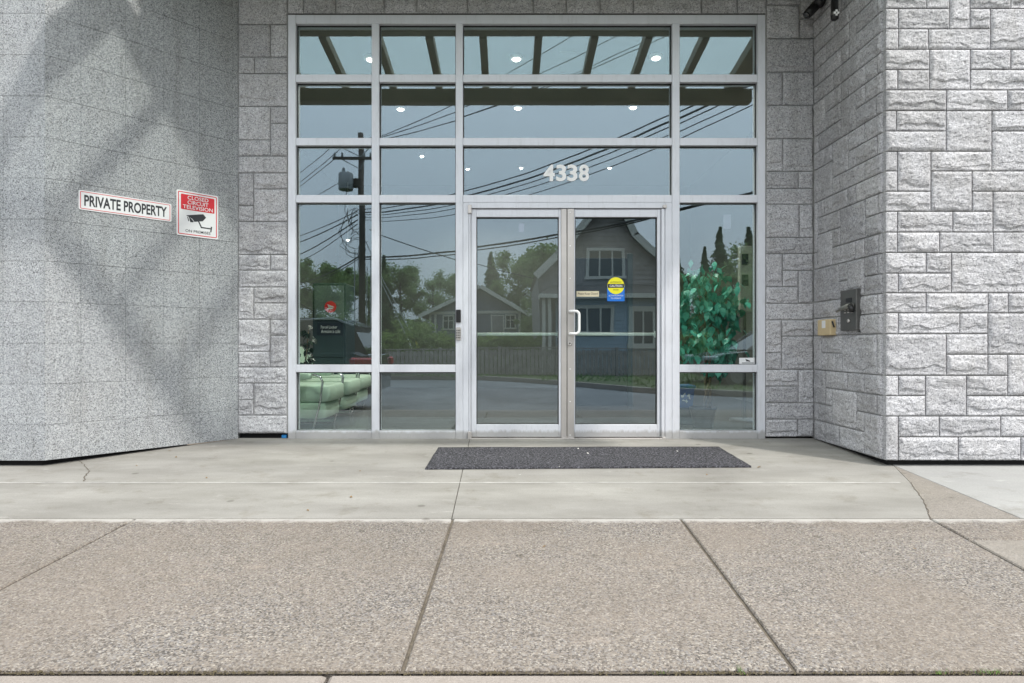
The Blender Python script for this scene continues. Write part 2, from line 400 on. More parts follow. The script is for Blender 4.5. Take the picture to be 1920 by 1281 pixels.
# ---------------------------------------------------------------- ground
YS = 3.415                       # seam between apron and pavement
def gz(Y):                       # height of the ground towards the street
    if Y >= YD: return 0.0
    if Y >= YS: return -0.0418*(YD-Y)
    return -0.0418*(YD-YS)-0.048*(YS-Y)
def gp(x, y):                    # photograph pixel -> (X, Y) on the ground
    lo, hi = 0.8, 7.0
    for _ in range(50):
        Y = (lo+hi)/2
        if EYE-(y-CY)*Y/FPX < gz(Y): hi = Y
        else: lo = Y
    return ((x-CX)*Y/FPX, Y)
M['apron'] = concrete('trowelled_concrete', (0.205, 0.197, 0.178), (0.305, 0.297, 0.275), 0, 0.0008, None)
M['agg'] = concrete('exposed_aggregate_concrete', (0.182, 0.152, 0.122), (0.235, 0.197, 0.162), 0.80, 0.0026, YS)
M['agg2'] = concrete('worn_concrete', (0.215, 0.195, 0.168), (0.275, 0.25, 0.22), 0.35, 0.002, None)
M['pale'] = concrete('new_pale_concrete', (0.28, 0.28, 0.272), (0.34, 0.34, 0.33), 0, 0.0008, None)
M['kerb'] = concrete('kerb_concrete', (0.23, 0.202, 0.18), (0.285, 0.252, 0.225), 0.15, 0.0012, None)
M['dirt'] = simple('joint_dirt', (0.11, 0.092, 0.07), 0.95, var=0.4, scale=30)

def slab(name, poly, m, parent, gap=0.006, top=0.0, ch=0.006, thick=0.09):
    """poly: list of (X, Y) corners, anticlockwise; chamfered, inset by the joint"""
    n = len(poly)
    def inset(d):
        res = []
        for i in range(n):
            p0, p1, p2 = Vector(poly[i-1]), Vector(poly[i]), Vector(poly[(i+1) % n])
            e1 = (p1-p0).normalized(); e2 = (p2-p1).normalized()
            n1 = Vector((-e1.y, e1.x)); n2 = Vector((-e2.y, e2.x))
            bis = (n1+n2); k = d/max(0.3, 0.5*bis.dot(bis)) if bis.length > 1e-6 else d
            res.append(p1 + bis*k)
        return res
    a, b_ = inset(gap), inset(gap+ch)
    mb = MB()
    vs = [(p.x, p.y, gz(p.y)-thick+top) for p in a] + [(p.x, p.y, gz(p.y)-ch+top) for p in a] + [(p.x, p.y, gz(p.y)+top) for p in b_]
    fs = [tuple(range(2*n, 3*n)), tuple(range(n))[::-1]]
    for lvl in (0, 1):
        for k in range(n):
            k2 = (k+1) % n; fs.append((lvl*n+k, lvl*n+k2, (lvl+1)*n+k2, (lvl+1)*n+k))
    mb.add(vs, fs)
    return mb.build(name, m, parent)

def line_at(p, q, Y):
    t = (Y-p[1])/(q[1]-p[1]); return (p[0]+(q[0]-p[0])*t, Y)
YB = gp(755, 1257)[1]
base = MB(); base.add([(-14, -9.5, -0.34), (14, -9.5, -0.34), (14, YB, gz(YB)-.011), (-14, YB, gz(YB)-.011),
                       (14, YS, gz(YS)-.011), (-14, YS, gz(YS)-.011), (14, YD, -.011), (-14, YD, -.011), (14, 12, -.03), (-14, 12, -.03)],
                      [(3, 2, 4, 5), (5, 4, 6, 7), (7, 6, 8, 9)])
struct('ground', base, M['dirt'])

walk = bpy.data.objects.new('sidewalk', None); col.objects.link(walk); tag(walk, kind='structure')
joints = []
for (x0, y0, x1, y1) in ((230, 985, 0, 1105), (848, 975, 755, 1255), (1282, 980, 1490, 1255), (1745, 973, 1920, 1068)):
    p, q = gp(x0, y0), gp(x1, y1); joints.append((line_at(p, q, YS), line_at(p, q, YB)))
jl = [((-8.5, YS), (-9.5, YB)), ((-5.2, YS), (-6.0, YB))] + joints[:1] + joints[1:2] + joints[2:3] + joints[3:4]
jl = [((-6.6, YS), (-8.2, YB)), ((-4.2, YS), (-5.2, YB))] + joints
for k in range(len(jl)-1):
    (a0, b0), (a1, b1) = jl[k], jl[k+1]
    slab('paving_slab', [b0, b1, a1, a0], M['agg'], walk, 0.007)
# slabs to the right of the last joint
(a0, b0) = joints[3]
pm = gp(1810, 1012); ymid = pm[1]
slab('paving_slab', [line_at(a0, b0, ymid), (7.5, ymid), (7.5, YS), a0], M['agg'], walk, 0.006)
slab('paving_slab', [b0, (7.5, YB), (7.5, ymid), line_at(a0, b0, ymid)], M['agg2'], walk, 0.006, 0.001)
# the apron before the doors
yj = gp(880, 905)[1]
jx0 = gp(880, 828); jx1 = gp(848, 970)
corner = gp(1672, 872); e2 = gp(1920, 975)
edge = lambda Y: line_at(corner, e2, Y)
cr = [gp(1707, 905), gp(1746, 975)]
XL = -6.6
slab('apron_slab', [(XL, YS), line_at(jx0, jx1, YS), line_at(jx0, jx1, YD+.03), (XL, YD+.03)], M['apron'], walk, 0.0035, 0, 0.003)
slab('apron_slab', [line_at(jx0, jx1, YS), (a0[0], YS), (gp(1731, 938)[0], gp(1731, 938)[1]), (cr[0][0], cr[0][1]), (corner[0], YF+.02), (corner[0]+.1, YD+.03), line_at(jx0, jx1, YD+.03)], M['apron'], walk, 0.0008, 0, 0.0012)
slab('paving_slab', [(a0[0], YS), edge(YS), (corner[0]+.002, YF+.02), (cr[0][0], cr[0][1]), (gp(1731, 938)[0], gp(1731, 938)[1])], M['agg2'], walk, 0.0008, 0, 0.0012)
slab('apron_slab', [edge(YS), (7.5, YS), (7.5, 4.7), (corner[0]+.03, 4.7), edge(corner[1])], M['pale'], walk, 0.004, 0.002, 0.003)
# kerb and its stones
kx = gp(612, 1268)[0]
kw = 0.32
for x0, x1 in ((-8.2, -6.1), (-6.1, -3.55), (-3.55, kx), (kx, kx+2.55), (kx+2.55, 7.5)):
    slab('kerb_stone', [(x0, YB-kw), (x1, YB-kw), (x1, YB-.006), (x0, YB-.006)], M['kerb'], walk, 0.006, -0.004, 0.012, 0.16)
# efflorescent tooled line along the apron (a shallow tooled groove)
M['groove'] = simple('pale_tooled_groove', (0.46, 0.45, 0.43), 0.9, var=0.30, scale=9)
g = MB(); gy = yj
xs = [(-3.6 + i*0.25) for i in range(26)]
g.add([(x, gy+dy, gz(gy+dy)+0.0015) for x in xs for dy in (-0.007, 0.007)],
      [(2*i, 2*i+2, 2*i+3, 2*i+1) for i in range(len(xs)-1)])
g.build('tooled_groove', M['groove'], walk)
# cracks
def crack(pts, w0, name='crack'):
    mb = MB(); vs = []; rnd = random.Random(len(pts)*31+int(pts[0][0]))
    P_ = []
    for i in range(len(pts)-1):
        for t in range(6):
            f = t/6; x = pts[i][0]+(pts[i+1][0]-pts[i][0])*f; y = pts[i][1]+(pts[i+1][1]-pts[i][1])*f
            P_.append((x+rnd.uniform(-2.2, 2.2), y))
    P_.append(pts[-1])
    for i, (x, y) in enumerate(P_):
        X, Y = gp(x, y); w = w0*(0.5+rnd.random())
        vs += [(X-w, Y, gz(Y)+0.0018), (X+w, Y+rnd.uniform(-.003, .003), gz(Y)+0.0018)]
    mb.add(vs, [(2*i, 2*i+1, 2*i+3, 2*i+2) for i in range(len(P_)-1)])
    mb.build(name, M['dirt'], walk)
crack([(150, 865), (158, 872), (166, 884), (160, 893), (157, 903)], 0.0035)
crack([(1707, 905), (1717, 920), (1731, 938), (1739, 955), (1745, 972)], 0.0025)
# moss and dirt filling of the kerb joint and tufts of grass
M['moss'] = simple('moss', (0.085, 0.070, 0.040), 0.95, var=0.5, scale=40)
M['blade'] = simple('grass_blade', (0.10, 0.19, 0.03), 0.7, var=0.3, scale=30)
ms = MB(); rnd = random.Random(5)
for i in range(1500):
    X = rnd.uniform(-2.2, 2.4)
    if rnd.random() > 0.35 + 0.65*(noise.noise(Vector((X*2.5, 1, 1))) > 0): continue
    Y = YB+rnd.gauss(0, 0.004); s_ = rnd.uniform(0.001, 0.0045); z = gz(Y)-0.012+rnd.random()*0.006
    ms.add([(X-s_, Y-s_, z), (X+s_, Y-s_, z), (X, Y+s_, z), (X, Y, z+s_*1.6)], [(0, 1, 3), (1, 2, 3), (2, 0, 3)])
tag(ms.build('joint_moss', M['moss']), 'brown moss and dirt packed in the long joint along the kerb', 'moss', kind='stuff')
tf = MB()
for (cx_, cn, sp, hh) in ((gp(1386, 1253)[0], 10, 0.006, 0.020), (gp(1850, 1250)[0], 40, 0.03, 0.012), (gp(1760, 1252)[0], 26, 0.02, 0.010), (gp(1240, 1254)[0], 14, 0.015, 0.008)):
    for _ in range(cn):
        X = cx_+rnd.gauss(0, sp); Y = YB+rnd.gauss(0, 0.004); z = gz(Y)-0.01; h_ = hh*(0.5+rnd.random())
        dx, dy = rnd.uniform(-1, 1)*h_*0.7, rnd.uniform(-1, 1)*h_*0.5; w = 0.0012
        tf.add([(X-w, Y, z), (X+w, Y, z), (X+dx, Y+dy, z+h_)], [(0, 1, 2)])
tag(tf.build('grass_tufts', M['blade']), 'small weeds sprouting from the kerb joint at the lower right', 'weeds', kind='stuff')

# ---------------------------------------------------------------- split-face stones
def fbm(x, y, z, o=4):
    v = 0; a = 0.5
    for _ in range(o):
        v += a*noise.noise(Vector((x, y, z))); x *= 2.1; y *= 2.1; a *= 0.5
    return v
def sstep(t): t = max(0.0, min(1.0, t)); return t*t*(3-2*t)

def stone_mesh(fr, a0, a1, b0, b1, seed, rough=1.0, res=0.010, back=0.03, prot=0.012, cleft=1.0):
    w, h = a1-a0, b1-b0
    na = max(3, int(w/res)); nb = max(3, int(h/res))
    rnd = random.Random(seed)
    so = rnd.uniform(0, 100)
    ysh = rnd.uniform(0.18, 0.38); hasc = rnd.random() < 0.8
    camp = rnd.uniform(0.006, 0.014)*cleft*rough if hasc else 0
    tilt = rnd.uniform(-0.3, 0.6)*0.012*rough; tx = rnd.uniform(-1, 1)*0.004*rough
    belly = rnd.uniform(0.004, 0.012)*rough
    tfreq = rnd.uniform(9, 14)
    mb = MB(); vs = []
    for j in range(nb+1):
        for i in range(na+1):
            u, v = i/na, j/nb
            a, b = a0+w*u, b0+h*v
            e = min(u*w, (1-u)*w, v*h, (1-v)*h)
            rmp = sstep(e/0.010); r2 = sstep(e/0.022)
            n1 = fbm(a*4.5+so, b*7+so, seed*0.13, 4)
            q = fbm(a*tfreq*0.5+so, b*tfreq*1.1-so, seed*0.7, 3)*5
            ter = math.floor(q)+sstep((q-math.floor(q))*2.2-0.6)
            fine = fbm(a*38, b*46+so, seed*1.1, 3)
            yc = ysh*min(h, 0.22) + 0.035*fbm(a*7+so, seed*0.3, 2.0, 3)*2
            cl = camp*sstep((v*h-yc)/0.012+0.5)
            c = prot + rmp*(belly*0.4) + r2*(belly*0.6+n1*0.018*rough+ter*0.0044*rough+cl-camp*0.5+tilt*(v-0.5)+tx*(u-0.5)*2) + fine*0.0065*rough*(0.35+0.65*rmp)
            if e < 1e-6: c -= 0.002
            c = max(c, 0.002)
            # ragged arris
            ja = fbm(b*30+so, a*3, 5.0, 2)*0.003 if (i in (0, na)) else 0
            jb = fbm(a*30+so, b*3, 9.0, 2)*0.003 if (j in (0, nb)) else 0
            vs.append(fr.P(a+ja, b+jb, c))
    nf = []
    for j in range(nb):
        for i in range(na):
            p = j*(na+1)+i; nf.append((p, p+1, p+na+2, p+na+1))
    ring = [i for i in range(na+1)] + [j*(na+1)+na for j in range(1, nb+1)] + [nb*(na+1)+i for i in range(na-1, -1, -1)] + [j*(na+1) for j in range(nb-1, 0, -1)]
    n0 = len(vs)
    for r_ in ring:
        j, i = divmod(r_, na+1)
        vs.append(fr.P(a0+w*i/na, b0+h*j/nb, -back))
    L = len(ring)
    for k in range(L):
        k2 = (k+1) % L
        nf.append((ring[k], n0+k, n0+k2, ring[k2]))
    mb.add(vs, nf)
    return mb

stone_count = [0]
def stone(fr, a0, a1, b0, b1, parent, rough=1.0, gapw=0.0045, **kw):
    stone_count[0] += 1
    if a1-a0 < 0.02 or b1-b0 < 0.02: return
    mb = stone_mesh(fr, a0+gapw, a1-gapw, b0+gapw, b1-gapw, stone_count[0], rough, **kw)
    return mb.build('stone', M['stone'], parent)

# --- wing on the right: front face and return face
XC = (1659-CX)*YF/FPX
frF = Fr((0, YF, 0), (1, 0, 0))
frR = Fr((XC, YD, 0), (0, -1, 0))
wing = thing('stone_wall', 'sunlit projecting wing of pale split-face granite blocks at the right of the entrance', 'wall', (XC+0.8, YF+0.3, -0.03))
L = [-20, 17.6, 55.5, 93.8, 131.8, 169.7, 208.7, 246.7, 284.6, 321.5, 359.4, 397, 435.7, 474, 512.5, 549.5, 587, 626, 664.5, 704, 742, 780, 819, 863.5]
E = 1990
FRONT = [(0, 1, 1659, 1736), (0, 1, 1736, 1779), (0, 2, 1779, 1817), (0, 1, 1817, 1893.5), (0, 1, 1893.5, E),
 (1, 2, 1659, 1683), (1, 2, 1683, 1779), (1, 2, 1817, 1855.5), (1, 3, 1855.5, E), (2, 3, 1659, 1683.5), (2, 3, 1683.5, 1739.5), (2, 3, 1739.5, 1855.5),
 (3, 4, 1659, 1741.5), (3, 5, 1741.5, 1817.5), (3, 4, 1817.5, 1893.5), (3, 4, 1893.5, E), (4, 5, 1659, 1682), (4, 5, 1682, 1741.5), (4, 5, 1817.5, E),
 (5, 6, 1659, 1773), (5, 6, 1773, 1887.5), (5, 6, 1887.5, E), (6, 7, 1659, 1679.5), (6, 7, 1679.5, 1772.5), (6, 8, 1772.5, 1858), (6, 7, 1858, E),
 (7, 8, 1659, 1772.5), (7, 9, 1858, E), (8, 9, 1659, 1681.5), (8, 10, 1681.5, 1744), (8, 9, 1744, 1858), (9, 10, 1659, 1681.5), (9, 11, 1744, 1821), (9, 10, 1821, E),
 (10, 11, 1659, 1744), (10, 11, 1821, 1860), (10, 12, 1860, E), (11, 12, 1659, 1681.5), (11, 12, 1681.5, 1785), (11, 12, 1785, 1860),
 (12, 13, 1659, 1681.5), (12, 13, 1681.5, 1760), (12, 13, 1760, 1861), (12, 13, 1861, E), (13, 14, 1659, 1735), (13, 14, 1735, 1782.5), (13, 15, 1782.5, E),
 (14, 15, 1659, 1683), (14, 15, 1683, 1782.5), (15, 16, 1659, 1735), (15, 16, 1735, 1851), (15, 16, 1851, 1888.5), (15, 16, 1888.5, E),
 (16, 17, 1659, 1683), (16, 17, 1683, 1798), (16, 17, 1798, 1850.5), (16, 18, 1850.5, E), (17, 19, 1659, 1773), (17, 18, 1773, 1850.5), (18, 19, 1773, 1850.5), (18, 19, 1850.5, 1887.5), (18, 20, 1887.5, E),
 (19, 20, 1659, 1683), (19, 20, 1683, 1733.5), (19, 21, 1733.5, 1810.5), (19, 20, 1810.5, 1887.5), (20, 21, 1659, 1733.5), (20, 21, 1810.5, E),
 (21, 23, 1659, 1683), (21, 22, 1683, 1759.5), (21, 22, 1759.5, 1874.5), (21, 22, 1874.5, E), (22, 23, 1683, 1795), (22, 23, 1795, 1912), (22, 23, 1912, E)]
for (i, j, x0, x1) in FRONT:
    small = (x1-x0) < 26
    stone(frF, (x0-CX)*YF/FPX, (x1-CX)*YF/FPX, zpx(L[j], YF), zpx(L[i], YF), wing, 0.4 if small else 0.66, res=0.0075, cleft=1.15)
# the same coursing goes on beyond the frame
rnd = random.Random(19); xE = (E-CX)*YF/FPX
for k in range(0, 22, 2):
    x = xE
    while x < 5.6:
        w = rnd.choice([.30, .38, .46])
        if rnd.random() < .35: stone(frF, x, x+w, zpx(L[k+2], YF), zpx(L[k], YF), wing, .66, res=0.02)
        else:
            for q_ in (0, 1): stone(frF, x, x+w, zpx(L[k+q_+1], YF), zpx(L[k+q_], YF), wing, .66, res=0.02)
        x += w
# courses above the frame
zt = zpx(L[0], YF); rnd = random.Random(3)
for k in range(5):
    x = XC
    while x < 5.6:
        w = rnd.choice([0.15, 0.3, 0.3, 0.45])
        stone(frF, x, x+w, zt+k*0.153, zt+(k+1)*0.153, wing, 1.0, res=0.02); x += w
# return face
RL = [-58] + L[0:]
def c5(X): return 1510+X/5.82
def c7(X): return 1510+X/5.335
def c8(X): return 1510+X/4.93
FAR, NEAR = 1527, 1659
RET = [(-1, 0, FAR, c5(325)), (-1, 0, c5(325), c5(490)), (-1, 0, c5(490), c5(680)), (-1, 0, c5(680), NEAR),
 (0, 1, FAR, c5(240)), (0, 1, c5(240), c5(490)), (0, 2, c5(490), c5(572)), (0, 1, c5(572), c5(800)), (0, 1, c5(800), NEAR),
 (1, 2, FAR, c5(157)), (1, 2, c5(157), c5(400)), (1, 2, c5(400), c5(490)), (1, 2, c5(572), NEAR),
 (2, 3, FAR, c5(320)), (2, 3, c5(320), c5(400)), (2, 3, c5(400), c5(565)), (2, 3, c5(565), NEAR),
 (3, 5, FAR, c5(230)), (3, 4, c5(230), c5(400)), (3, 4, c5(400), c5(480)), (3, 4, c5(480), c5(670)), (3, 4, c5(670), c5(800)), (3, 4, c5(800), NEAR),
 (4, 5, c5(230), c5(398)), (4, 6, c5(398), c5(565)), (4, 5, c5(565), c5(670)), (4, 5, c5(670), NEAR),
 (5, 6, FAR, c5(155)), (5, 6, c5(155), c5(398)), (5, 6, c5(565), c5(785)), (5, 6, c5(785), NEAR),
 (6, 7, FAR, c5(222)), (6, 7, c5(222), c5(308)), (6, 8, c5(308), c5(482)), (6, 7, c5(482), c5(657)), (6, 7, c5(657), NEAR),
 (7, 9, FAR, c5(308)), (7, 8, c5(482), c5(565)), (7, 8, c5(565), c5(797)), (7, 8, c5(797), NEAR),
 (8, 9, c5(308), c5(390)), (8, 9, c5(390), c5(665)), (8, 9, c5(665), NEAR),
 (9, 12, FAR, c5(145)), (9, 10, c5(145), c5(217)), (9, 10, c5(217), c5(472)), (9, 10, c5(472), c5(565)), (9, 10, c5(565), NEAR),
 (10, 11, c5(145), c5(393)), (10, 12, c5(393), c5(668)), (10, 11, c5(668), c5(805)), (10, 11, c5(805), NEAR),
 (11, 13, c5(145), c7(278)), (11, 12, c7(278), c5(393)), (11, 12, c5(668), NEAR),
 (12, 13, FAR, c5(145)), (12, 13, c7(278), c7(512)), (12, 13, c7(512), c7(602)), (12, 13, c7(602), c7(745)), (12, 13, c7(745), NEAR),
 (13, 15, FAR, c7(347)), (13, 14, c7(347), c7(430)), (13, 15, c7(430), c7(602)), (13, 14, c7(602), c7(735)), (13, 14, c7(735), NEAR),
 (14, 15, c7(347), c7(430)), (14, 15, c7(602), NEAR),
 (15, 16, FAR, c7(233)), (15, 16, c7(233), c7(400)), (15, 16, c7(400), c7(735)), (15, 16, c7(735), NEAR),
 (16, 17, FAR, c7(345)), (16, 17, c7(345), c7(560)), (16, 17, c7(560), NEAR),
 (17, 19, FAR, c8(158)), (17, 18, c8(158), c8(350)), (18, 19, c8(158), c8(290)), (18, 19, c8(290), c8(350)), (17, 19, c8(350), c8(672)), (17, 19, c8(672), NEAR),
 (19, 21, FAR, c8(197)), (19, 20, c8(197), c8(400)), (19, 20, c8(400), c8(557)), (19, 20, c8(557), NEAR),
 (20, 21, c8(197), c8(260)), (20, 22, c8(260), c8(485)), (20, 21, c8(485), c8(672)), (20, 21, c8(672), NEAR),
 (21, 22, FAR, c8(132)), (21, 22, c8(132), c8(260)), (21, 22, c8(485), c8(557)), (21, 23, c8(557), NEAR),
 (22, 23, FAR, c8(190)), (22, 23, c8(190), c8(325)), (22, 23, c8(325), c8(557))]
def ra(x):
    if x >= NEAR: return YD-YF-0.026
    if x <= FAR: return 0.025
    return YD - XC*FPX/(x-CX)
LL = lambda k: zpx(-58 if k < 0 else L[k], YF)
for (i, j, x0, x1) in RET:
    a0, a1 = ra(x0), ra(x1)
    stone(frR, a0, a1, LL(j), LL(i), wing, 0.75 if a1-a0 > 0.12 else 0.5, res=0.010, prot=0.010, cleft=0.9)
for k in range(3):
    stone(frR, 0.02, 0.5, LL(-1)+k*.153, LL(-1)+(k+1)*.153, wing, 0.6, res=0.02); stone(frR, 0.5, YD-YF-0.026, LL(-1)+k*.153, LL(-1)+(k+1)*.153, wing, 0.6, res=0.02)
core = MB(); zb = zpx(863.5, YF)
core.box(XC+0.006, 7.5, YF+0.005, YD+1.2, zb+0.004, 7.0)
core.build('mortar_bed', M['mortar'], wing)
core = MB(); core.box(XC+0.05, 7.5, YF+0.05, YD+1.19, -0.12, zb+0.004); core.build('footing', M['void'], wing)

# --- the entrance wall: two piers and the lintel over the storefront
frD = Fr((0, YD, 0), (1, 0, 0))
ewall = thing('stone_wall', 'recessed entrance wall of grey split-face granite with two narrow piers and a lintel around the glazing', 'wall', (0, YD+0.1, 0))
PR = [(-52, 10.5, 1436.5, 1500), (-36, 26, 1500, 1528), (10.5, 73, 1436.5, 1498.5), (26, 36.5, 1500, 1528), (36.5, 73, 1498.5, 1528), (73, 136, 1436.5, 1527), (136, 198, 1436.5, 1466.5), (136, 198, 1466.5, 1526),
 (198, 261, 1436.5, 1524.5), (261, 322, 1436.5, 1467), (261, 322, 1467, 1524), (322, 354, 1436.5, 1496), (322, 354, 1496, 1524), (354, 383.5, 1436, 1524),
 (383.5, 445.5, 1436, 1498), (383.5, 445.5, 1498, 1524), (445.5, 476, 1435.5, 1524.5), (476, 538, 1435.5, 1466.5), (476, 507.5, 1466.5, 1524.5), (507.5, 538, 1466.5, 1496), (507.5, 569, 1496, 1524.5),
 (538, 569, 1435.5, 1496), (569, 600, 1435, 1525), (600, 661.5, 1435, 1465), (600, 630.5, 1465, 1525), (630.5, 693, 1465, 1525), (661.5, 693, 1435, 1465),
 (693, 724, 1435, 1496), (693, 755.5, 1496, 1526), (724, 755.5, 1435, 1496), (755.5, 786, 1435, 1526), (786, 819, 1435, 1495), (786, 819, 1495, 1526)]
PL = [(-30, 47, 447.5, 539), (47, 108, 447.5, 508), (47, 108, 508, 539), (108, 139, 447.5, 478), (108, 139, 478, 539), (139, 200.5, 447.5, 539), (200.5, 263, 447, 507.5), (200.5, 232, 507.5, 539),
 (232, 293.5, 507.5, 539), (263, 293.5, 447, 507.5), (293.5, 325, 447, 539), (325, 386.5, 447.5, 476.5), (325, 355, 476.5, 539), (355, 416, 476.5, 539), (386.5, 416, 447.5, 476.5),
 (416, 478, 447.5, 539), (478, 507, 447.5, 507.5), (478, 507, 507.5, 539), (507, 538.5, 447.5, 539), (538.5, 599, 447, 476.5), (538.5, 568.5, 476.5, 538.5), (568.5, 599, 476.5, 538.5),
 (599, 659, 447, 507), (599, 629, 507, 538.5), (629, 688.5, 507, 538.5), (659, 688.5, 447, 507), (688.5, 718.5, 447, 538.5), (718.5, 749.5, 447, 476.5), (749.5, 778.5, 447, 476.5), (718.5, 778.5, 476.5, 538.5), (778.5, 813, 447, 538.5)]
for (y0, y1, x0, x1) in PR + PL:
    stone(frD, (x0-CX)*YD/FPX, (x1-CX)*YD/FPX, zpx(y1, YD), zpx(y0, YD), ewall, 0.75, res=0.009, prot=0.010, cleft=1.3, gapw=0.004)
lx = [540, 570, 630, 721, 782, 877, 1000, 1062, 1125, 1187, 1315, 1382, 1436]
for k in range(len(lx)-1):
    stone(frD, (lx[k]-CX)*YD/FPX, (lx[k+1]-CX)*YD/FPX, zpx(27, YD), zpx(-11, YD), ewall, 0.7, res=0.0105, prot=0.012, gapw=0.004)
for k in range(6):
    stone(frD, -2.05+k*0.74, -2.05+(k+1)*0.74, zpx(-11, YD), zpx(-50, YD), ewall, 0.7, res=0.02)
zh = zpx(27, YD)
core = MB()
xl0, xl1, xr0, xr1 = (438-CX)*YD/FPX, (539.5-CX)*YD/FPX, (1435.5-CX)*YD/FPX, XC+0.02
core.box(xl0, xl1, YD+0.004, YD+0.30, zpx(813, YD)+0.004, zh-0.002); core.box(xr0, xr1, YD+0.004, YD+0.30, zpx(819, YD)+.004, zh-0.002)
core.box(xl0, xr1, YD+0.004, YD+0.30, zh, 6.9)
core.build('mortar_bed', M['mortar'], ewall)
core = MB(); core.box(xl0, xl1-.004, YD+0.05, YD+0.29, -0.1, zpx(813, YD)+.004); core.box(xr0+.004, xr1, YD+0.05, YD+0.29, -0.1, zpx(819, YD)+.004)
core.build('footing', M['void'], ewall)

# --- granite tiled wing on the left: a splayed face and a front face
XA0, XA1 = (84-CX)*YF/FPX, (447-CX)*YD/FPX
frA = Fr((XA0, YF, 0), (XA1-XA0, YD-YF, 0)); LA = math.hypot(XA1-XA0, YD-YF)
gw = thing('granite_wall', 'smooth speckled grey granite tiled wing with a splayed side, left of the entrance', 'wall', (XA0, YF+0.4, -0.03))
gl = [-206, -129, -52, 25, 103, 180, 257, 334, 411, 489.6, 566, 643.7, 720.5, 797, 864]
def tile(fr, a0, a1, b0, b1):
    g_ = 0.0005; h_ = 0.0010; mb = MB(); mb.bbox(a0+g_, a1-g_, 0, 0.03, b0+h_, b1-h_, 0.001)
    mb.xform(lambda a, c, b: fr.P(a, b, c-0.03+TJ())); mb.build('granite_tile', M['tile'], gw)
_tj = [0.0]
def TJ(): return _tj[0]
rnd = random.Random(21)
for k in range(len(gl)-1):
    b0, b1 = zpx(gl[k+1], YF), zpx(gl[k], YF)
    cs = [0.0, 0.228, 0.533, 0.822, 1.112, 1.40, LA-0.002]
    for q in range(len(cs)-1):
        _tj[0] = rnd.uniform(-0.0004, 0.0004); tile(frA, cs[q], cs[q+1], b0, b1)
    x = XA0-0.001; ws = [0.312, 0.305, 0.305, 0.305, 0.305]
    for w in ws:
        _tj[0] = rnd.uniform(-0.0004, 0.0004); tile(frF, x-w, x, b0, b1); x -= w
zb2 = zpx(864, YF)
def wedge(off, z0, z1, m, nm):
    n_ = frA.n; p0 = frA.P(0, 0, -off); p1 = frA.P(LA, 0, -off)
    mb = MB(); poly = [(-7.5, YF+off), (p0.x-off*.3, YF+off), (p1.x, p1.y), (p1.x, YD+1.2), (-7.5, YD+1.2)]
    n = len(poly); mb.add([(x, y, z0) for x, y in poly]+[(x, y, z1) for x, y in poly], [tuple(range(n))[::-1], tuple(range(n, 2*n))]+[(k, (k+1) % n, n+(k+1) % n, n+k) for k in range(n)])
    mb.build(nm, m, gw)
wedge(0.008, zb2+0.002, 7.0, M['joint'], 'backing')
wedge(0.05, -0.14, zb2+0.002, M['void'], 'footing')

# ---------------------------------------------------------------- storefront
A = M['alu']
sf = thing('storefront', 'silver aluminium framed glass storefront with double doors under the 4338 sign', 'storefront', (0, YD, 0))
def X_(x): return (x-CX)*YD/FPX
def Z_(y): return zpx(y, YD)
FY0, FY1 = YD-0.005, YD+0.11
def member(name, x0, x1, y0, y1, fy0=FY0, fy1=FY1, m=A, par=None, b=0.0025):
    """pixel rectangle of the entrance plane -> bar"""
    mb = MB(); mb.bbox(X_(x0), X_(x1), fy0, fy1, Z_(y1), Z_(y0), b); return mb.build(name, m, par or sf)
ZB = 823.5
member('jamb', 540.5, 555, 28.5, ZB, FY0-0.003); member('jamb', 1420, 1434.5, 28.5, ZB, FY0-0.003)
member('mullion', 697, 711, 45.2, ZB, FY0-0.002); member('mullion', 854.5, 868, 45.2, ZB, FY0-0.002); member('mullion', 1260, 1274, 45.2, ZB, FY0-0.002)
member('head', 555.2, 1419.8, 28.5, 45)
cols_ = [(555, 697), (711, 854.5), (868, 1260), (1274, 1420)]
for c, (x0, x1) in enumerate(cols_):
    for (y0, y1) in ((140, 154.5), (259, 273), (366, 380)):
        member('transom', x0+.2, x1-.2, y0, y1)
    if c != 2:
        member('transom', x0+.2, x1-.2, 684, 698); member('sill', x0+.2, x1-.2, 808, ZB)
# flashing line above the head
mb = MB(); mb.box(X_(541), X_(1434), YD-0.012, YD+0.05, Z_(28.3), Z_(26.6)); mb.build('drip_flashing', M['bronze'], sf)
def pane(x0, x1, y0, y1, par=None, m=None, tilt=0.0):
    mb = MB()
    mb.box(X_(x0)-.004, X_(x1)+.004, GL, GL+0.006, Z_(y1)-.004, Z_(y0)+.004)
    cxm, czm = (X_(x0)+X_(x1))/2, (Z_(y1)+Z_(y0))/2
    t1, t2 = random.uniform(-1, 1)*0.0012, random.uniform(-1, 1)*0.0012
    mb.xform(lambda x, y, z: (x, y+(x-cxm)*t1+(z-czm)*t2, z))
    mb.build('glass_pane', m or M['glass'], par or sf)
    g_ = MB(); t = 0.007
    for (a, b, c, d) in ((x0, x1, y0, y0+t*202), (x0, x1, y1-t*150, y1), (x0, x0+t*202, y0, y1), (x1-t*202, x1, y0, y1)):
        pass
    xa, xb, za, zb_ = X_(x0), X_(x1), Z_(y1), Z_(y0)
    g_.box(xa, xb, GL-.012, GL-.001, zb_-t*1.2, zb_-.0005); g_.box(xa, xb, GL-.012, GL-.001, za+.0005, za+t*.6)
    g_.box(xa+.0005, xa+t, GL-.0118, GL-.0012, za+t*.6, zb_-t*1.2); g_.box(xb-t, xb-.0005, GL-.0118, GL-.0012, za+t*.6, zb_-t*1.2)
    g_.build('gasket', M['gasket'], par or sf)
rows = [(45, 140), (154.5, 259), (273, 366)]
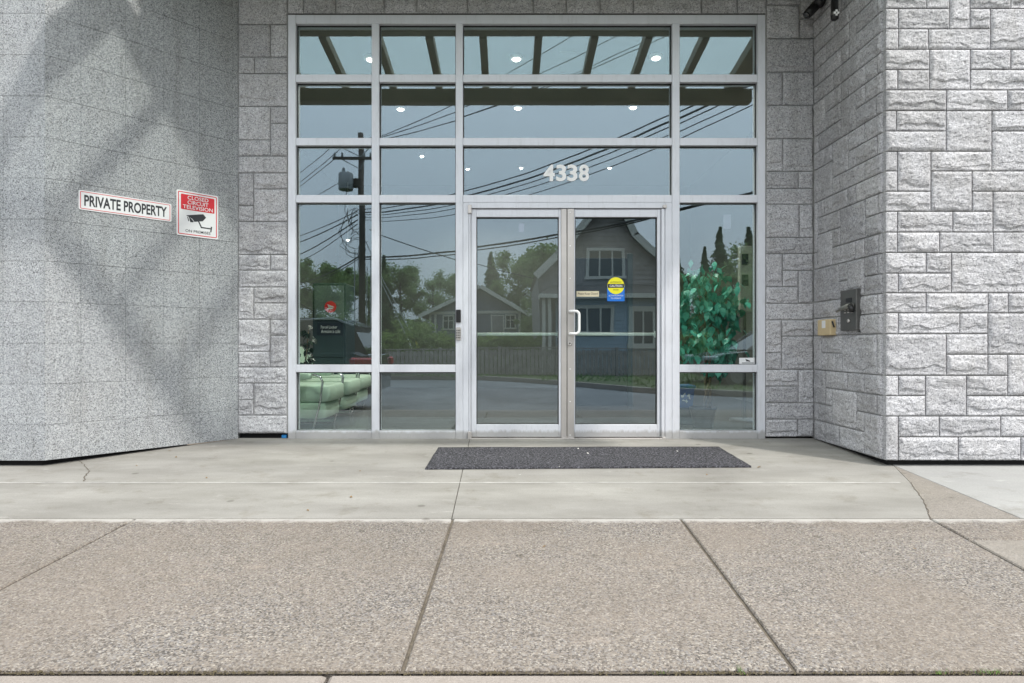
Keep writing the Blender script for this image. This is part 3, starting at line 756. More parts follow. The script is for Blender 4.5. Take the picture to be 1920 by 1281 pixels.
for c, (x0, x1) in enumerate(cols_):
    for (y0, y1) in rows: pane(x0, x1, y0, y1)
    if c != 2: pane(x0, x1, 380, 684); pane(x0, x1, 698, 808)
# door frame
member('door_frame', 868.2, 879, 380.2, ZB, FY0, FY1); member('door_frame', 1247, 1259.8, 380.2, ZB, FY0, FY1); member('door_frame', 879.2, 1246.8, 380.2, 390.5, FY0, FY1)
member('threshold', 879.2, 1246.8, 821.3, ZB, FY0-0.02, FY1, M['steel'])
mb = MB(); mb.bbox(X_(1240), X_(1246), FY0-.004, FY0+.02, Z_(820), Z_(392), .002); mb.build('continuous_hinge', A, sf)
mb = MB(); mb.bbox(X_(879.6), X_(882.6), FY0-.004, FY0+.02, Z_(820), Z_(392), .002); mb.build('continuous_hinge', A, sf)
DY0, DY1 = YD+0.012, YD+0.062
def leaf(x0, x1, g0, g1):
    mb = MB()
    for (a, b, c, d) in ((x0, g0, 392, 820), (g1, x1, 392, 820)):
        mb.bbox(X_(a), X_(b), DY0, DY1, Z_(d), Z_(c), .0025)
    mb.bbox(X_(g0)+.0005, X_(g1)-.0005, DY0+.001, DY1-.001, Z_(406.5), Z_(392.2), .0025); mb.bbox(X_(g0)+.0005, X_(g1)-.0005, DY0+.001, DY1-.001, Z_(820), Z_(796.5), .0025)
    # glazing bead
    d = mb.build('door', A, sf)
    pane(g0, g1, 406.5, 796.5, d, M['glass_door'])
    br = MB(); zc = Z_(626.5)
    br.bbox(X_(g0-4), X_(g1+4), DY1+.05, DY1+.085, zc-.014, zc+.014, .004); br.box(X_(g0-3), X_(g0+1), DY1, DY1+.06, zc-.03, zc+.03); br.box(X_(g1-1), X_(g1+3), DY1, DY1+.06, zc-.03, zc+.03)
    br.build('push_bar', M['pushbar'], d)
    return d
M['pushbar'] = simple('pale_push_bar', (0.62, 0.70, 0.66), 0.35, 0.3)
dl = leaf(883.2, 1052, 893, 1048); tag(dl, 'left door leaf')
dr = leaf(1076.5, 1239.5, 1078.5, 1233); tag(dr, 'right door leaf with the pull handle')
# steel astragal on the meeting stiles
mb = MB(); mb.bbox(X_(1052.3), X_(1062.6), DY0-.006, DY0+.03, Z_(822), Z_(391.5), .0015)
mb.bbox(X_(1064), X_(1076.3), DY0-.009, DY0+.03, Z_(822), Z_(391.5), .0015)
mb.build('astragal_plate', M['steel'], dr)
for y in (398, 461, 522, 692, 753, 816):
    mb = MB(); mb.lathe([(0.006, 0), (0.006, -.002), (0.003, -.004)], (X_(1069), DY0-.009, Z_(y)), 10, 'y'); mb.build('screw', M['white_paint'], dr)
# pull handle
hp = [px(1067, 584, YD)+Vector((0, 0.01, 0)), px(1068, 584, YD)+Vector((0, -.045, 0)), px(1074, 584, YD)+Vector((0, -.062, 0))]
hx = X_(1085); z0, z1 = Z_(584), Z_(626)
pts = [(X_(1068), DY0, z0), (X_(1069), DY0-.035, z0), (X_(1074), DY0-.05, z0)]
for t in range(7):
    a = t/6*math.pi/2; pts.append((hx-.035+.035*math.sin(a), DY0-.055, z0-.035+.035*math.cos(a)))
for t in range(7):
    a = t/6*math.pi/2; pts.append((hx-.035+.035*math.cos(a), DY0-.055, z1+.035-.035*math.sin(a)))
pts += [(X_(1074), DY0-.05, z1), (X_(1069), DY0-.035, z1), (X_(1068), DY0, z1)]
mb = MB(); mb.tube(pts, 0.0125, 12); mb.build('pull_handle', M['white_paint'], dr, True)
mb = MB(); mb.lathe([(0.020, 0), (0.020, -.012), (0.016, -.016), (0.010, -.016), (0.009, -.013)], (X_(1068), DY0-.009, Z_(644.5)), 20, 'y'); mb.build('lock_cylinder', M['steel'], dr, True)
mb = MB(); mb.box(X_(1068)-.002, X_(1068)+.002, DY0-.0275, DY0-.02, Z_(644.5)-.006, Z_(644.5)+.006); mb.build('keyway', M['black'], dr)
# hinge pivots
for (x0, x1, y0, y1) in ((877.5, 884.5, 385, 401), (877.5, 884.5, 809, 823), (1242, 1249, 385, 391), (1241, 1247, 819, 823.4)):
    mb = MB(); mb.bbox(X_(x0), X_(x1), FY0-.022, FY0+.004, Z_(y1), Z_(y0), .003); mb.build('pivot_hinge', M['steel'], sf)

# ---------------------------------------------------------------- lettering
def text_mb(body, fr, a, b, w, h, c=0.0, bold=0.0, depth=0.0006, align='C', italic=0):
    """text fitted into w x h centred on (a, b) of the plane"""
    cu = bpy.data.curves.new('t', 'FONT'); cu.body = body; cu.size = 1.0; cu.offset = bold; cu.extrude = 0.01; cu.resolution_u = 4
    cu.align_x = 'CENTER'
    ob = bpy.data.objects.new('t', cu); col.objects.link(ob)
    dg = bpy.context.evaluated_depsgraph_get(); me = bpy.data.meshes.new_from_object(ob.evaluated_get(dg))
    vs = [v.co.copy() for v in me.vertices]; fs = [tuple(p.vertices) for p in me.polygons]
    bpy.data.objects.remove(ob); bpy.data.curves.remove(cu); bpy.data.meshes.remove(me)
    x0, x1 = min(v.x for v in vs), max(v.x for v in vs); y0, y1 = min(v.y for v in vs), max(v.y for v in vs)
    mb = MB()
    mb.add([fr.P(a+((v.x-x0)/(x1-x0)-0.5)*w, b+((v.y-y0)/(y1-y0)-0.5)*h, c+(depth if v.z > 0 else 0)) for v in vs], fs)
    return mb
def rrect(fr, a0, a1, b0, b1, c0, c1, r=0.01, hole=None):
    pts = []
    def corners(a0, a1, b0, b1, r):
        P_ = []
        for (cx_, cy_, s) in ((a1-r, b1-r, 0), (a0+r, b1-r, 1), (a0+r, b0+r, 2), (a1-r, b0+r, 3)):
            for k in range(6):
                t = (s+k/5)*math.pi/2; P_.append((cx_+r*math.cos(t), cy_+r*math.sin(t)))
        return P_
    mb = MB(); o = corners(a0, a1, b0, b1, r); n = len(o)
    if hole is None:
        mb.add([fr.P(a, b, c1) for a, b in o]+[fr.P(a, b, c0) for a, b in o], [tuple(range(n)), tuple(range(2*n-1, n-1, -1))]+[(k, k+n, (k+1) % n+n, (k+1) % n) for k in range(n)])
    else:
        i_ = corners(a0+hole, a1-hole, b0+hole, b1-hole, max(r-hole, 0.001))
        mb.add([fr.P(a, b, c1) for a, b in o]+[fr.P(a, b, c1) for a, b in i_]+[fr.P(a, b, c0) for a, b in o]+[fr.P(a, b, c0) for a, b in i_],
               [(k, (k+1) % n, n+(k+1) % n, n+k) for k in range(n)]+[(k, 2*n+k, 2*n+(k+1) % n, (k+1) % n) for k in range(n)]+[(n+k, n+(k+1) % n, 3*n+(k+1) % n, 3*n+k) for k in range(n)])
    return mb
def poly_mb(fr, pts, c0, c1):
    mb = MB(); n = len(pts)
    mb.add([fr.P(a, b, c1) for a, b in pts]+[fr.P(a, b, c0) for a, b in pts], [tuple(range(n)), tuple(range(2*n-1, n-1, -1))]+[(k, k+n, (k+1) % n+n, (k+1) % n) for k in range(n)])
    return mb

# house number, each digit a part
num = thing('house_number', 'white raised house number 4338 on the glass above the doors', 'number', px(1062, 338, YD))
for d, xc in zip('4338', (1030, 1053, 1074, 1096)):
    mb = text_mb(d, frD, X_(xc), Z_(322), 0.094 if d != '4' else 0.106, 0.155, -0.0425, 0.030, 0.002)
    mb.build('digit', M['white_paint'], num)

def uA(x):   # pixel column -> distance along the splayed wall
    k = (x-CX)/FPX; t = (k*YF-XA0)/((XA1-XA0)-k*(YD-YF)); return t*LA
def zA(x, y): t = uA(x)/LA; Y = YF+(YD-YF)*t; return EYE-(y-CY)*Y/FPX
a0, a1 = uA(147), uA(321); b0, b1 = 1.922, 2.075
s1 = thing('sign', 'long white sign reading PRIVATE PROPERTY with a thin red border', 'sign', frA.P((a0+a1)/2, b0, 0.002))
rrect(frA, a0, a1, b0, b1, 0.002, 0.006, 0.012).build('sign_plate', M['sign_white'], s1)
rrect(frA, a0+.010, a1-.010, b0+.009, b1-.009, 0.0062, 0.0068, 0.008, 0.0045).build('border', M['red'], s1)
text_mb('PRIVATE PROPERTY', frA, (a0+a1)/2, (b0+b1)/2, (a1-a0)*0.89, 0.088, 0.0064, 0.026).build('lettering', M['ink'], s1)
for aa in (a0+.055, a1-.052):
    mb = MB(); mb.lathe([(0.0032, 0), (0.002, -.0015)], (0, 0, 0), 8, 'y'); mb.xform(lambda x, y, z: frA.P(aa+x, (b0+b1)/2-.006+z, .0075-y)); mb.build('screw', M['steel'], s1)
a0, a1 = uA(330.5), uA(408.5); b0, b1 = 1.818, 2.212; ac = (a0+a1)/2; W = a1-a0; H = b1-b0
s2 = thing('sign', 'square white and red CLOSED CIRCUIT TELEVISION ON PREMISES sign with a black camera drawing', 'sign', frA.P(ac, b0, 0.002))
rrect(frA, a0, a1, b0, b1, 0.002, 0.006, 0.014).build('sign_plate', M['sign_white'], s2)
rrect(frA, a0+.012, a1-.012, b0+.012, b1-.012, 0.0062, 0.0068, 0.010, 0.007).build('border', M['red'], s2)
rrect(frA, a0+.035, a1-.033, b1-.165, b1-.032, 0.0062, 0.0070, 0.008).build('red_panel', M['red'], s2)
for t_, zz, ww in (('CLOSED', b1-.057, .50), ('CIRCUIT', b1-.098, .50), ('TELEVISION', b1-.139, .72)):
    text_mb(t_, frA, ac+.002, zz, W*ww, 0.033, 0.0072, 0.008).build('lettering', M['sign_white'], s2)
text_mb('ON PREMISES', frA, ac+.002, b0+.047, W*0.60, 0.024, 0.0064, 0.006).build('lettering', M['ink'], s2)
def SP(u_, v_): return (a0+W*u_, b0+H*v_)
camdraw = MB()
for pts in ([(0.22, 0.455), (0.63, 0.535), (0.70, 0.465), (0.62, 0.375), (0.42, 0.335), (0.36, 0.40)],
            [(0.245, 0.425), (0.265, 0.43), (0.295, 0.335), (0.275, 0.33)],
            [(0.285, 0.43), (0.345, 0.395), (0.405, 0.335), (0.38, 0.32), (0.32, 0.315)],
            [(0.50, 0.36), (0.535, 0.36), (0.60, 0.235), (0.57, 0.225)],
            [(0.57, 0.215), (0.84, 0.215), (0.84, 0.24), (0.58, 0.245)],
            [(0.80, 0.155), (0.83, 0.145), (0.85, 0.27), (0.82, 0.28)]):
    m_ = poly_mb(frA, [SP(*p) for p in pts], 0.0062, 0.0068); camdraw.add(m_.v, m_.f)
camdraw.build('camera_drawing', M['ink'], s2)
for (uu, vv) in ((0.5, 0.95), (0.06, 0.77), (0.955, 0.77), (0.5, 0.045)):
    p = SP(uu, vv); mb = MB(); mb.lathe([(0.003, 0), (0.002, -.0015)], (0, 0, 0), 8, 'y'); mb.xform(lambda x, y, z: frA.P(p[0]+x, p[1]+z, .0075-y)); mb.build('screw', M['steel'], s2)

# stickers on the glass
frG = Fr((0, GL-0.0005, 0), (1, 0, 0))
def XG(x): return (x-CX)*GL/FPX
def ZG(y): return zpx(y, GL)
st = thing('sticker', 'yellow and blue CAUTION AUTOMATIC DOOR sticker on the right door', 'sticker', px(1155, 566, GL))
rrect(frG, XG(1138.5), XG(1171), ZG(565), ZG(536), 0.0005, 0.0010, 0.006).build('blue_panel', M['blue'], st)
def disc(fr, a, b, r, c0, c1, n=32): return poly_mb(fr, [(a+r*math.cos(2*math.pi*k/n), b+r*math.sin(2*math.pi*k/n)) for k in range(n)], c0, c1)
disc(frG, XG(1154.7), ZG(536), 0.079, 0.0012, 0.0018).build('yellow_disc', M['yellow'], st)
poly_mb(frG, [(XG(1139.5), ZG(540)), (XG(1170), ZG(540)), (XG(1170), ZG(532.5)), (XG(1139.5), ZG(532.5))], 0.0020, 0.0024).build('black_band', M['ink'], st)
text_mb('CAUTION', frG, XG(1154.7), ZG(536.2), 0.118, 0.022, 0.0026, 0.015).build('lettering', M['sign_white'], st)
text_mb('AUTOMATIC', frG, XG(1154.7), ZG(529.3), 0.105, 0.014, 0.0020, 0.0).build('lettering', M['ink'], st)
text_mb('DOOR', frG, XG(1154.7), ZG(543.5), 0.05, 0.014, 0.0020, 0.0).build('lettering', M['ink'], st)
text_mb('ACTIVATE SWITCH', frG, XG(1154.7), ZG(554.5), 0.135, 0.014, 0.0020, 0.0).build('lettering', M['sign_white'], st)
text_mb('TO OPERATE', frG, XG(1154.7), ZG(559.5), 0.095, 0.014, 0.0020, 0.0).build('lettering', M['sign_white'], st)
st = thing('sticker', 'small cream label reading Please Keep Closed beside the door handle', 'sticker', px(1102, 558, GL))
rrect(frG, XG(1081), XG(1123), ZG(556.5), ZG(546), 0.0005, 0.0010, 0.002).build('label_plate', M['cream'], st)
text_mb('Please Keep Closed', frG, XG(1102), ZG(551.3), 0.185, 0.024, 0.0011, 0.006).build('lettering', M['ink'], st)
st = thing('sticker', 'small white security company sticker in the lower corner of the tall right window', 'sticker', px(1402, 686, GL))
rrect(frG, XG(1386), XG(1417.5), ZG(685.5), ZG(671), 0.0005, 0.0010, 0.002).build('label_plate', M['sign_white'], st)
poly_mb(frG, [(XG(1397), ZG(673)), (XG(1405), ZG(676)), (XG(1407), ZG(678.5)), (XG(1398), ZG(677.5)), (XG(1399), ZG(676))][::-1], 0.0011, 0.0014).build('emblem', M['ink'], st)
mb = MB()
for (x0, x1, y) in ((1391, 1413, 680.7), (1390, 1414, 683.6)): mb.v += poly_mb(frG, [(XG(x0), ZG(y+.7)), (XG(x1), ZG(y+.7)), (XG(x1), ZG(y-.7)), (XG(x0), ZG(y-.7))], .0011, .0014).v
mb.f = [tuple(i+8*k for i in f) for k in (0, 1) for f in [(0, 1, 2, 3), (7, 6, 5, 4), (0, 4, 5, 1), (1, 5, 6, 2), (2, 6, 7, 3), (3, 7, 4, 0)]]; mb.m = [0]*12
mb.build('print_line', M['ink'], st)
M['mauve'] = simple('faded_mauve_paper', (0.20, 0.17, 0.24), 0.6)
st = tag(rrect(frG, XG(973), XG(982.5), ZG(435), ZG(419), -0.0085, -0.0080, 0.002).build('notice', M['mauve']), 'small faded mauve notice behind the left door glass, near its top', 'notice')
st = tag(rrect(frG, XG(1357), XG(1371), ZG(429), ZG(402), -0.0085, -0.0080, 0.002).build('notice', M['mauve']), 'faded pinkish notice high inside the tall right window', 'notice')

# readers on the mullion left of the doors
rd = thing('card_reader', 'black card reader on the mullion above the keypad', 'card reader', (X_(859.5), YD, Z_(605)))
mb = MB(); mb.bbox(X_(855.3), X_(864.3), YD-.026, YD-.008, Z_(605), Z_(581), .004); mb.build('housing', M['black'], rd)
rd = thing('keypad', 'grey metal keypad on the mullion below the card reader', 'keypad', (X_(859.5), YD, Z_(638)))
mb = MB(); mb.bbox(X_(855.3), X_(864.3), YD-.024, YD-.008, Z_(638), Z_(614), .004); mb.build('housing', M['steel'], rd)
for i in range(3):
    for j in range(4):
        x = X_(857+i*2.8); z = Z_(620+j*4.4); mb = MB(); mb.bbox(x-.0045, x+.0045, YD-.027, YD-.0242, z-.007, z+.007, .001); mb.build('key', M['bronze'], rd)

# ---------------------------------------------------------------- things on the return wall
def rY(x): return XC*FPX/(x-CX)
def rfz(x, y): return zpx(y, rY(x))
ic = thing('intercom', 'dark bronze intercom panel with a hood on the shaded side of the stone wing', 'intercom', (XC-.03, 5.1, 1.0))
ya, yb = 4.90, 5.14; z0, z1 = 0.985, 1.32
mb = MB(); mb.bbox(XC-.050, XC-.0, ya, yb, z0, z1, .005); mb.build('housing', M['bronze'], ic)
mb = MB(); mb.bbox(XC-.012, XC+.012, ya-.045, yb+.01, z0-.02, z0+.12, .006); mb.build('back_box', M['black'], ic)
mb = MB(); mb.bbox(XC-.012, XC+.012, ya-.004, yb+.01, z0+.12, z1+.01, .006); mb.build('back_plate', M['bronze'], ic)
mb = MB(); mb.box(XC-.0525, XC-.049, ya+.06, ya+.15, z1-.105, z1-.07); mb.build('display', M['black'], ic)
mb = MB(); zz = z1-.15
mb.tube([(XC-.05, ya+.03, zz+.01), (XC-.080, ya+.05, zz+.012), (XC-.088, ya+.14, zz-.004), (XC-.075, ya+.25, zz-.02)], [0.02, 0.022, 0.018, 0.007], 10); mb.build('hood', M['hoodm'] if 'hoodm' in M else simple('grey_cast_metal', (0.22, 0.22, 0.20), 0.4, 0.5), ic, True)
mb = MB(); mb.tube([(XC-.080, ya+.035, zz+.018), (XC-.083, ya+.0, zz-.030)], 0.021, 10); mb.build('camera_eye', M['black'], ic, True)
for j in range(2):
    for i in range(3): mb = MB(); mb.bbox(XC-.054, XC-.050, ya+.05+i*.05, ya+.075+i*.05, z0+.165-j*.022, z0+.175-j*.022, .001); mb.build('button', M['steel'], ic)
mb = MB(); mb.lathe([(0.016, 0), (0.016, -.006), (0.006, -.010)], (XC-.05, ya+.11, z0+.08), 14, 'x'); mb.build('key_switch', M['steel'], ic, True)
jb = thing('junction_box', 'small cream plastic box in the corner of the shaded stone wall', 'box', (XC-.03, 5.5, .94))
z0, z1 = zpx(629, 5.36), zpx(599, 5.36)
mb = MB(); mb.bbox(XC-.060, XC-.0, 5.28, 5.50, z0, z1, .006); mb.build('housing', M['beige'], jb)
mb = MB(); mb.box(XC-.0615, XC-.0595, 5.36, 5.42, z1-.075, z1-.01); mb.build('paper_label', M['sign_white'], jb)
mb = MB(); mb.tube([(XC-.045, 5.275, z1-.02), (XC-.04, 5.268, z1-.05), (XC-.03, 5.272, z1-.07)], .007, 6); mb.build('clasp', M['black'], jb)

# camera and downpipe in the top corner
sc_ = thing('security_camera', 'black bullet camera on a bracket in the upper inner corner of the stone walls', 'camera', px(1530, 10, 5.55))
mb = MB(); a_, b_ = px(1513, 28, 5.45), px(1545, -6, 5.52); mb.tube([a_, a_+(b_-a_)*.15, b_], [0.036, 0.042, 0.042], 16); mb.build('housing', M['black'], sc_, True)
mb = MB(); mb.tube([px(1536, 6, 5.42), px(1545, -16, 5.6)], [0.045, 0.045], 16); mb.build('mount', M['black'], sc_, True)
mb = MB(); mb.tube([px(1512, 29, 5.449), px(1511, 30, 5.446)], [0.030, 0.024], 14); mb.build('lens', M['carglass'], sc_, True)
pd = thing('hanging_sensor', 'black cylindrical device hanging down in front of the shaded stone wall at the top edge', 'sensor', px(1565, 38, 5.1))
c_ = px(1565, 38, 5.1)
mb = MB(); mb.lathe([(0.020, 0), (0.031, .012), (0.031, .05), (0.029, .052), (0.029, 4.50-c_.z)], c_, 20); mb.build('housing', M['black'], pd, True)
mb = MB()
for k, (dx, dz) in enumerate(((-.014, .045), (.014, .045), (0, .062), (0, .030))):
    mb.bbox(c_.x+dx-.009, c_.x+dx+.009, c_.y-.034, c_.y-.026, c_.z+dz-.008, c_.z+dz+.010, .002)
mb.build('badge', M['white_paint'], pd)
mb = MB(); mb.lathe([(0.0305, 0), (0.0315, .004), (0.0315, .026), (0.0305, .03)], (c_.x, c_.y, c_.z+.035), 20); mb.build('clamp_ring', M['bronze'], pd, True)

# ---------------------------------------------------------------- door mat and litter
def mat_mat():
    m, nt, b = mat('charcoal_carpet'); geo = N(nt, 'ShaderNodeNewGeometry'); P = geo.outputs['Position']
    n = N(nt, 'ShaderNodeTexNoise', Scale=75.0, Detail=4.0, Roughness=0.9); nt.links.new(P, n.inputs['Vector'])
    r = ramp(nt, [(0.42, (0.005, 0.005, 0.006)), (0.52, (0.030, 0.030, 0.036)), (0.60, (0.17, 0.17, 0.195))]); nt.links.new(n.outputs[0], r.inputs[0])
    nt.links.new(r.outputs[0], b.inputs['Base Color']); b.inputs['Roughness'].default_value = 1.0
    bp = N(nt, 'ShaderNodeBump', Strength=1.0, Distance=0.006); nt.links.new(n.outputs[0], bp.inputs['Height']); nt.links.new(bp.outputs[0], b.inputs['Normal']); return m
M['mat'] = mat_mat()
mt = MB(); c4 = [gp(797, 881), gp(1409, 877), gp(1347, 840), gp(822, 841)]
nx, ny = 60, 16; vs = []
rnd = random.Random(2)
for lvl in (0, 1):
    for j in range(ny+1):
        for i in range(nx+1):
            u, v = i/nx, j/ny
            x = (c4[0][0]*(1-u)+c4[1][0]*u)*(1-v)+(c4[3][0]*(1-u)+c4[2][0]*u)*v
            y = (c4[0][1]*(1-u)+c4[1][1]*u)*(1-v)+(c4[3][1]*(1-u)+c4[2][1]*u)*v
            if i in (0, nx) or j in (0, ny): x += 0.004*noise.noise(Vector((x*9, y*9, 0))); y += 0.004*noise.noise(Vector((x*9, y*9, 4)))
            z = gz(y)+(0.002 if lvl == 0 else 0.012+0.003*noise.noise(Vector((x*3, y*3, 2))))
            vs.append((x, y, z))
n0 = (nx+1)*(ny+1); fs = []
for j in range(ny):
    for i in range(nx): p = j*(nx+1)+i; fs.append((n0+p, n0+p+1, n0+p+nx+2, n0+p+nx+1))
ring = list(range(nx+1))+[j*(nx+1)+nx for j in range(1, ny+1)]+[ny*(nx+1)+i for i in range(nx-1, -1, -1)]+[j*(nx+1) for j in range(ny-1, 0, -1)]
fs += [(ring[k], ring[(k+1) % len(ring)], n0+ring[(k+1) % len(ring)], n0+ring[k]) for k in range(len(ring))]
mt.add(vs, fs); tag(mt.build('door_mat', M['mat'], None, True), 'long charcoal carpet door mat on the concrete before the glass doors', 'door mat')
M['leafd'] = simple('dry_leaf', (0.20, 0.13, 0.06), 0.9, var=0.3, scale=50)
M['bit'] = simple('white_paper_bit', (0.75, 0.74, 0.70), 0.9)
lt = MB(); rnd = random.Random(12)
for (x, y, s_, mi, zz) in ((1084, 845, .011, 1, .014), (1102, 854, .012, 1, .014), (1270, 850, .010, 1, .014), (1049, 879, .008, 1, .014), (975, 891, .011, 1, 0), (1325, 891, .012, 0, 0), (318, 846, .016, 0, 0), (256, 874, .010, 0, 0), (387, 897, .012, 0, 0), (330, 858, .014, 0, 0), (658, 933, .014, 0, 0), (577, 958, .012, 0, 0), (405, 857, .014, 0, 0), (675, 884, .010, 0, 0), (1020, 1026, .012, 0, 0), (1715, 1030, .01, 0, 0), (1423, 877, .02, 0, 0), (1200, 1040, .006, 0, 0)):
    X, Y = gp(x, y); a = rnd.uniform(0, 3); z = gz(Y)+zz+.002; ca, sa = math.cos(a), math.sin(a)
    q = [(-1, -.4, 0), (0, -.6, .3), (1, 0, .5), (0, .6, .2)]
    lt.add([(X+s_*(p*ca-r_*sa), Y+s_*(p*sa+r_*ca), z+s_*k) for p, r_, k in q], [(0, 1, 2, 3)], mi)
tag(lt.build('litter', [M['leafd'], M['bit']]), 'tiny dry leaf bits and pale crumbs scattered on mat and concrete', 'litter', kind='stuff')
tw = MB(); p0, p1 = gp(351, 836), gp(443, 822); tw.tube([(p0[0]+(p1[0]-p0[0])*t, p0[1]+(p1[1]-p0[1])*t+.006*math.sin(t*7), gz(p0[1])+.008) for t in (0, .2, .4, .6, .8, 1)], [.004, .006, .006, .005, .005, .004], 6)
tag(tw.build('twig', simple('pale_twig', (0.34, 0.29, 0.24), 0.9), None, True), 'thin pale twig lying along the foot of the granite wall', 'twig')
bt = MB(); bt.bbox(X_(527), X_(536), YD+.01, YD+.045, 0.001, Z_(816), .002); tag(bt.build('blue_block', simple('blue_shim', (0.02, 0.22, 0.55), .5)), 'small bright blue plastic block under the left stone pier', 'shim')

# ---------------------------------------------------------------- canopy over the entrance
cn = thing('glass_canopy', 'olive steel and glass canopy over the entrance, seen mirrored in the top panes', 'canopy', (0, 4.1, 4.05))
YBm, ZU = 3.45, 4.10
mb = MB(); mb.bbox(-2.85, 3.12, YBm, YBm+.14, 3.99, 4.165, .008); mb.build('front_beam', M['canopy'], cn)
mb = MB(); mb.bbox(-2.85, 3.12, YF-.14, YF-.02, 4.38, 4.58, .006); mb.build('ledger', M['canopy'], cn)
rxs = [-2.78, -2.14, -1.52, -.92, -.30, .34, .98, 1.60, 2.25, 2.93]
for i, x in enumerate(rxs):
    w = .043 if 0 < i < len(rxs)-1 else .11
    mb = MB(); mb.bbox(x-w, x+w, YBm-.05, YF-.142, 0, .12, .006); mb.xform(lambda a, b, c: (a, b, c+4.202+(b-YBm)/(YF-YBm)*.18)); mb.build('rafter', M['canopy'], cn)
for i in range(len(rxs)-1):
    mb = MB(); mb.box(rxs[i]+.005, rxs[i+1]-.005, YBm-.10, YF-.15, 0, .010); mb.xform(lambda a, b, c: (a, b, c+4.328+(b-YBm)/(YF-YBm)*.18)); mb.build('glass_sheet', M['frosted'], cn)
sfm = thing('soffit', 'olive panel ceiling above the recessed doorway', 'soffit', (0, YD-.5, 4.3))
mb = MB(); mb.bbox(xl0+.0, XC-.03, YF-.01, YD-.012, 4.50, 4.58, .004); mb.build('panel', M['soffit'], sfm)
# wall over the recess
mb = MB(); mb.box(-3.4, XC-.01, YF+.02, YD-.02, 4.60, 7.0); tag(mb.build('upper_wall', M['mortar']), 'plain grey wall above the recessed doorway', 'wall')
# ---------------------------------------------------------------- lobby
M['lobby_wall'] = simple('lobby_wall_paint', (0.115, 0.125, 0.12), 0.8, var=0.05, scale=2)
M['lobby_ceil'] = simple('lobby_ceiling', (0.16, 0.17, 0.17), 0.8)
M['lobby_floor'] = simple('lobby_floor_tile', (0.055, 0.050, 0.043), 0.25, var=0.15, scale=3)
mb = MB(); mb.box(-3.4, 3.6, YD+.115, 12.2, -.06, 0.006); struct('lobby_floor', mb, M['lobby_floor'])
mb = MB(); mb.box(-3.4, 3.6, YD+.31, 12.2, 4.02, 4.1); struct('lobby_ceiling', mb, M['lobby_ceil'])
mb = MB(); mb.box(-3.45, 3.65, 12.2, 12.3, -.06, 4.1); struct('lobby_back_wall', mb, M['lobby_wall'])
mb = MB(); mb.box(-3.5, -3.4, YD+.31, 12.2, -.06, 4.1); struct('lobby_left_wall', mb, M['lobby_wall'])
mb = MB(); mb.box(3.6, 3.7, YD+.31, 12.2, -.06, 4.1); struct('lobby_right_wall', mb, M['lobby_wall'])
M['trimw'] = simple('lamp_trim', (0.7, 0.7, 0.68), 0.5)
labs = {(968, 111): 'round lit ceiling light in the top centre pane', (1230, 109): 'round lit ceiling light at the right end of the top centre pane', (695, 112): 'lit ceiling light half hidden by the upper left mullion',
        (751, 205): 'lit ceiling light in the second-row left pane', (971, 203): 'lit ceiling light under the canopy beam at the middle', (1187, 202): 'lit ceiling light under the canopy beam right of the middle',
        (791, 293): 'small lit ceiling light in the third-row left pane', (877, 317): 'small lit light at the left edge of the house number pane', (977, 315): 'small lit light just left of the house number', (1143, 315): 'small lit light just right of the house number', (652, 450): 'small far lamp seen beside the utility pole'}
for (x, y), lb in labs.items():
    zc = 3.99 if y < 400 else 2.9
    Z = (zc-EYE)*FPX/(CY-y); r_ = 0.043 if y < 250 else 0.030
    d_ = thing('downlight', lb, 'ceiling light', ((x-CX)*Z/FPX, Z, zc), 'lobby ceiling lights')
    if y > 400: mb = MB(); mb.tube([((x-CX)*Z/FPX, Z, zc+.01), ((x-CX)*Z/FPX, Z, 4.02)], .01, 6); mb.build('rod', M['trimw'], d_)
    if y < 400:
        ld = bpy.data.lights.new('downlight_lamp', 'SPOT'); ld.energy = 85; ld.spot_size = R(130); ld.spot_blend = .6; ld.shadow_soft_size = .05; ld.color = (1, .95, .86)
        lo = bpy.data.objects.new('lamp', ld); col.objects.link(lo); lo.parent = d_; lo.location = (0, 0, -.03)
    mb = MB(); mb.lathe([(r_+.028, .028), (r_+.028, .0), (r_+.004, -.004), (r_, .012), (r_, .028)], ((x-CX)*Z/FPX, Z, zc), 24); mb.build('trim_ring', M['trimw'], d_, True)
    mb = MB(); mb.lathe([(r_, -.0), (r_*.6, -.012), (r_*.2, -.016)], ((x-CX)*Z/FPX, Z, zc-.005), 24); mb.build('lamp_lens', M['lamp'], d_, True)
em = thing('emergency_sign', 'pale rounded box hanging from the ceiling behind the top centre pane', 'sign box', px(1062, 95, 6.6))
frE = Fr((0, 6.6, 0), (1, 0, 0))
M['paleplastic'] = simple('pale_plastic', (0.72, 0.76, 0.68), 0.5)
rrect(frE, (1036-CX)*6.6/FPX, (1091-CX)*6.6/FPX, zpx(95, 6.6), zpx(61, 6.6), -.03, .03, .03).build('housing', M['paleplastic'], em)
rrect(frE, (1050-CX)*6.6/FPX, (1077-CX)*6.6/FPX, zpx(61, 6.6), 4.02, -.015, .015, .004).build('bracket', M['paleplastic'], em)

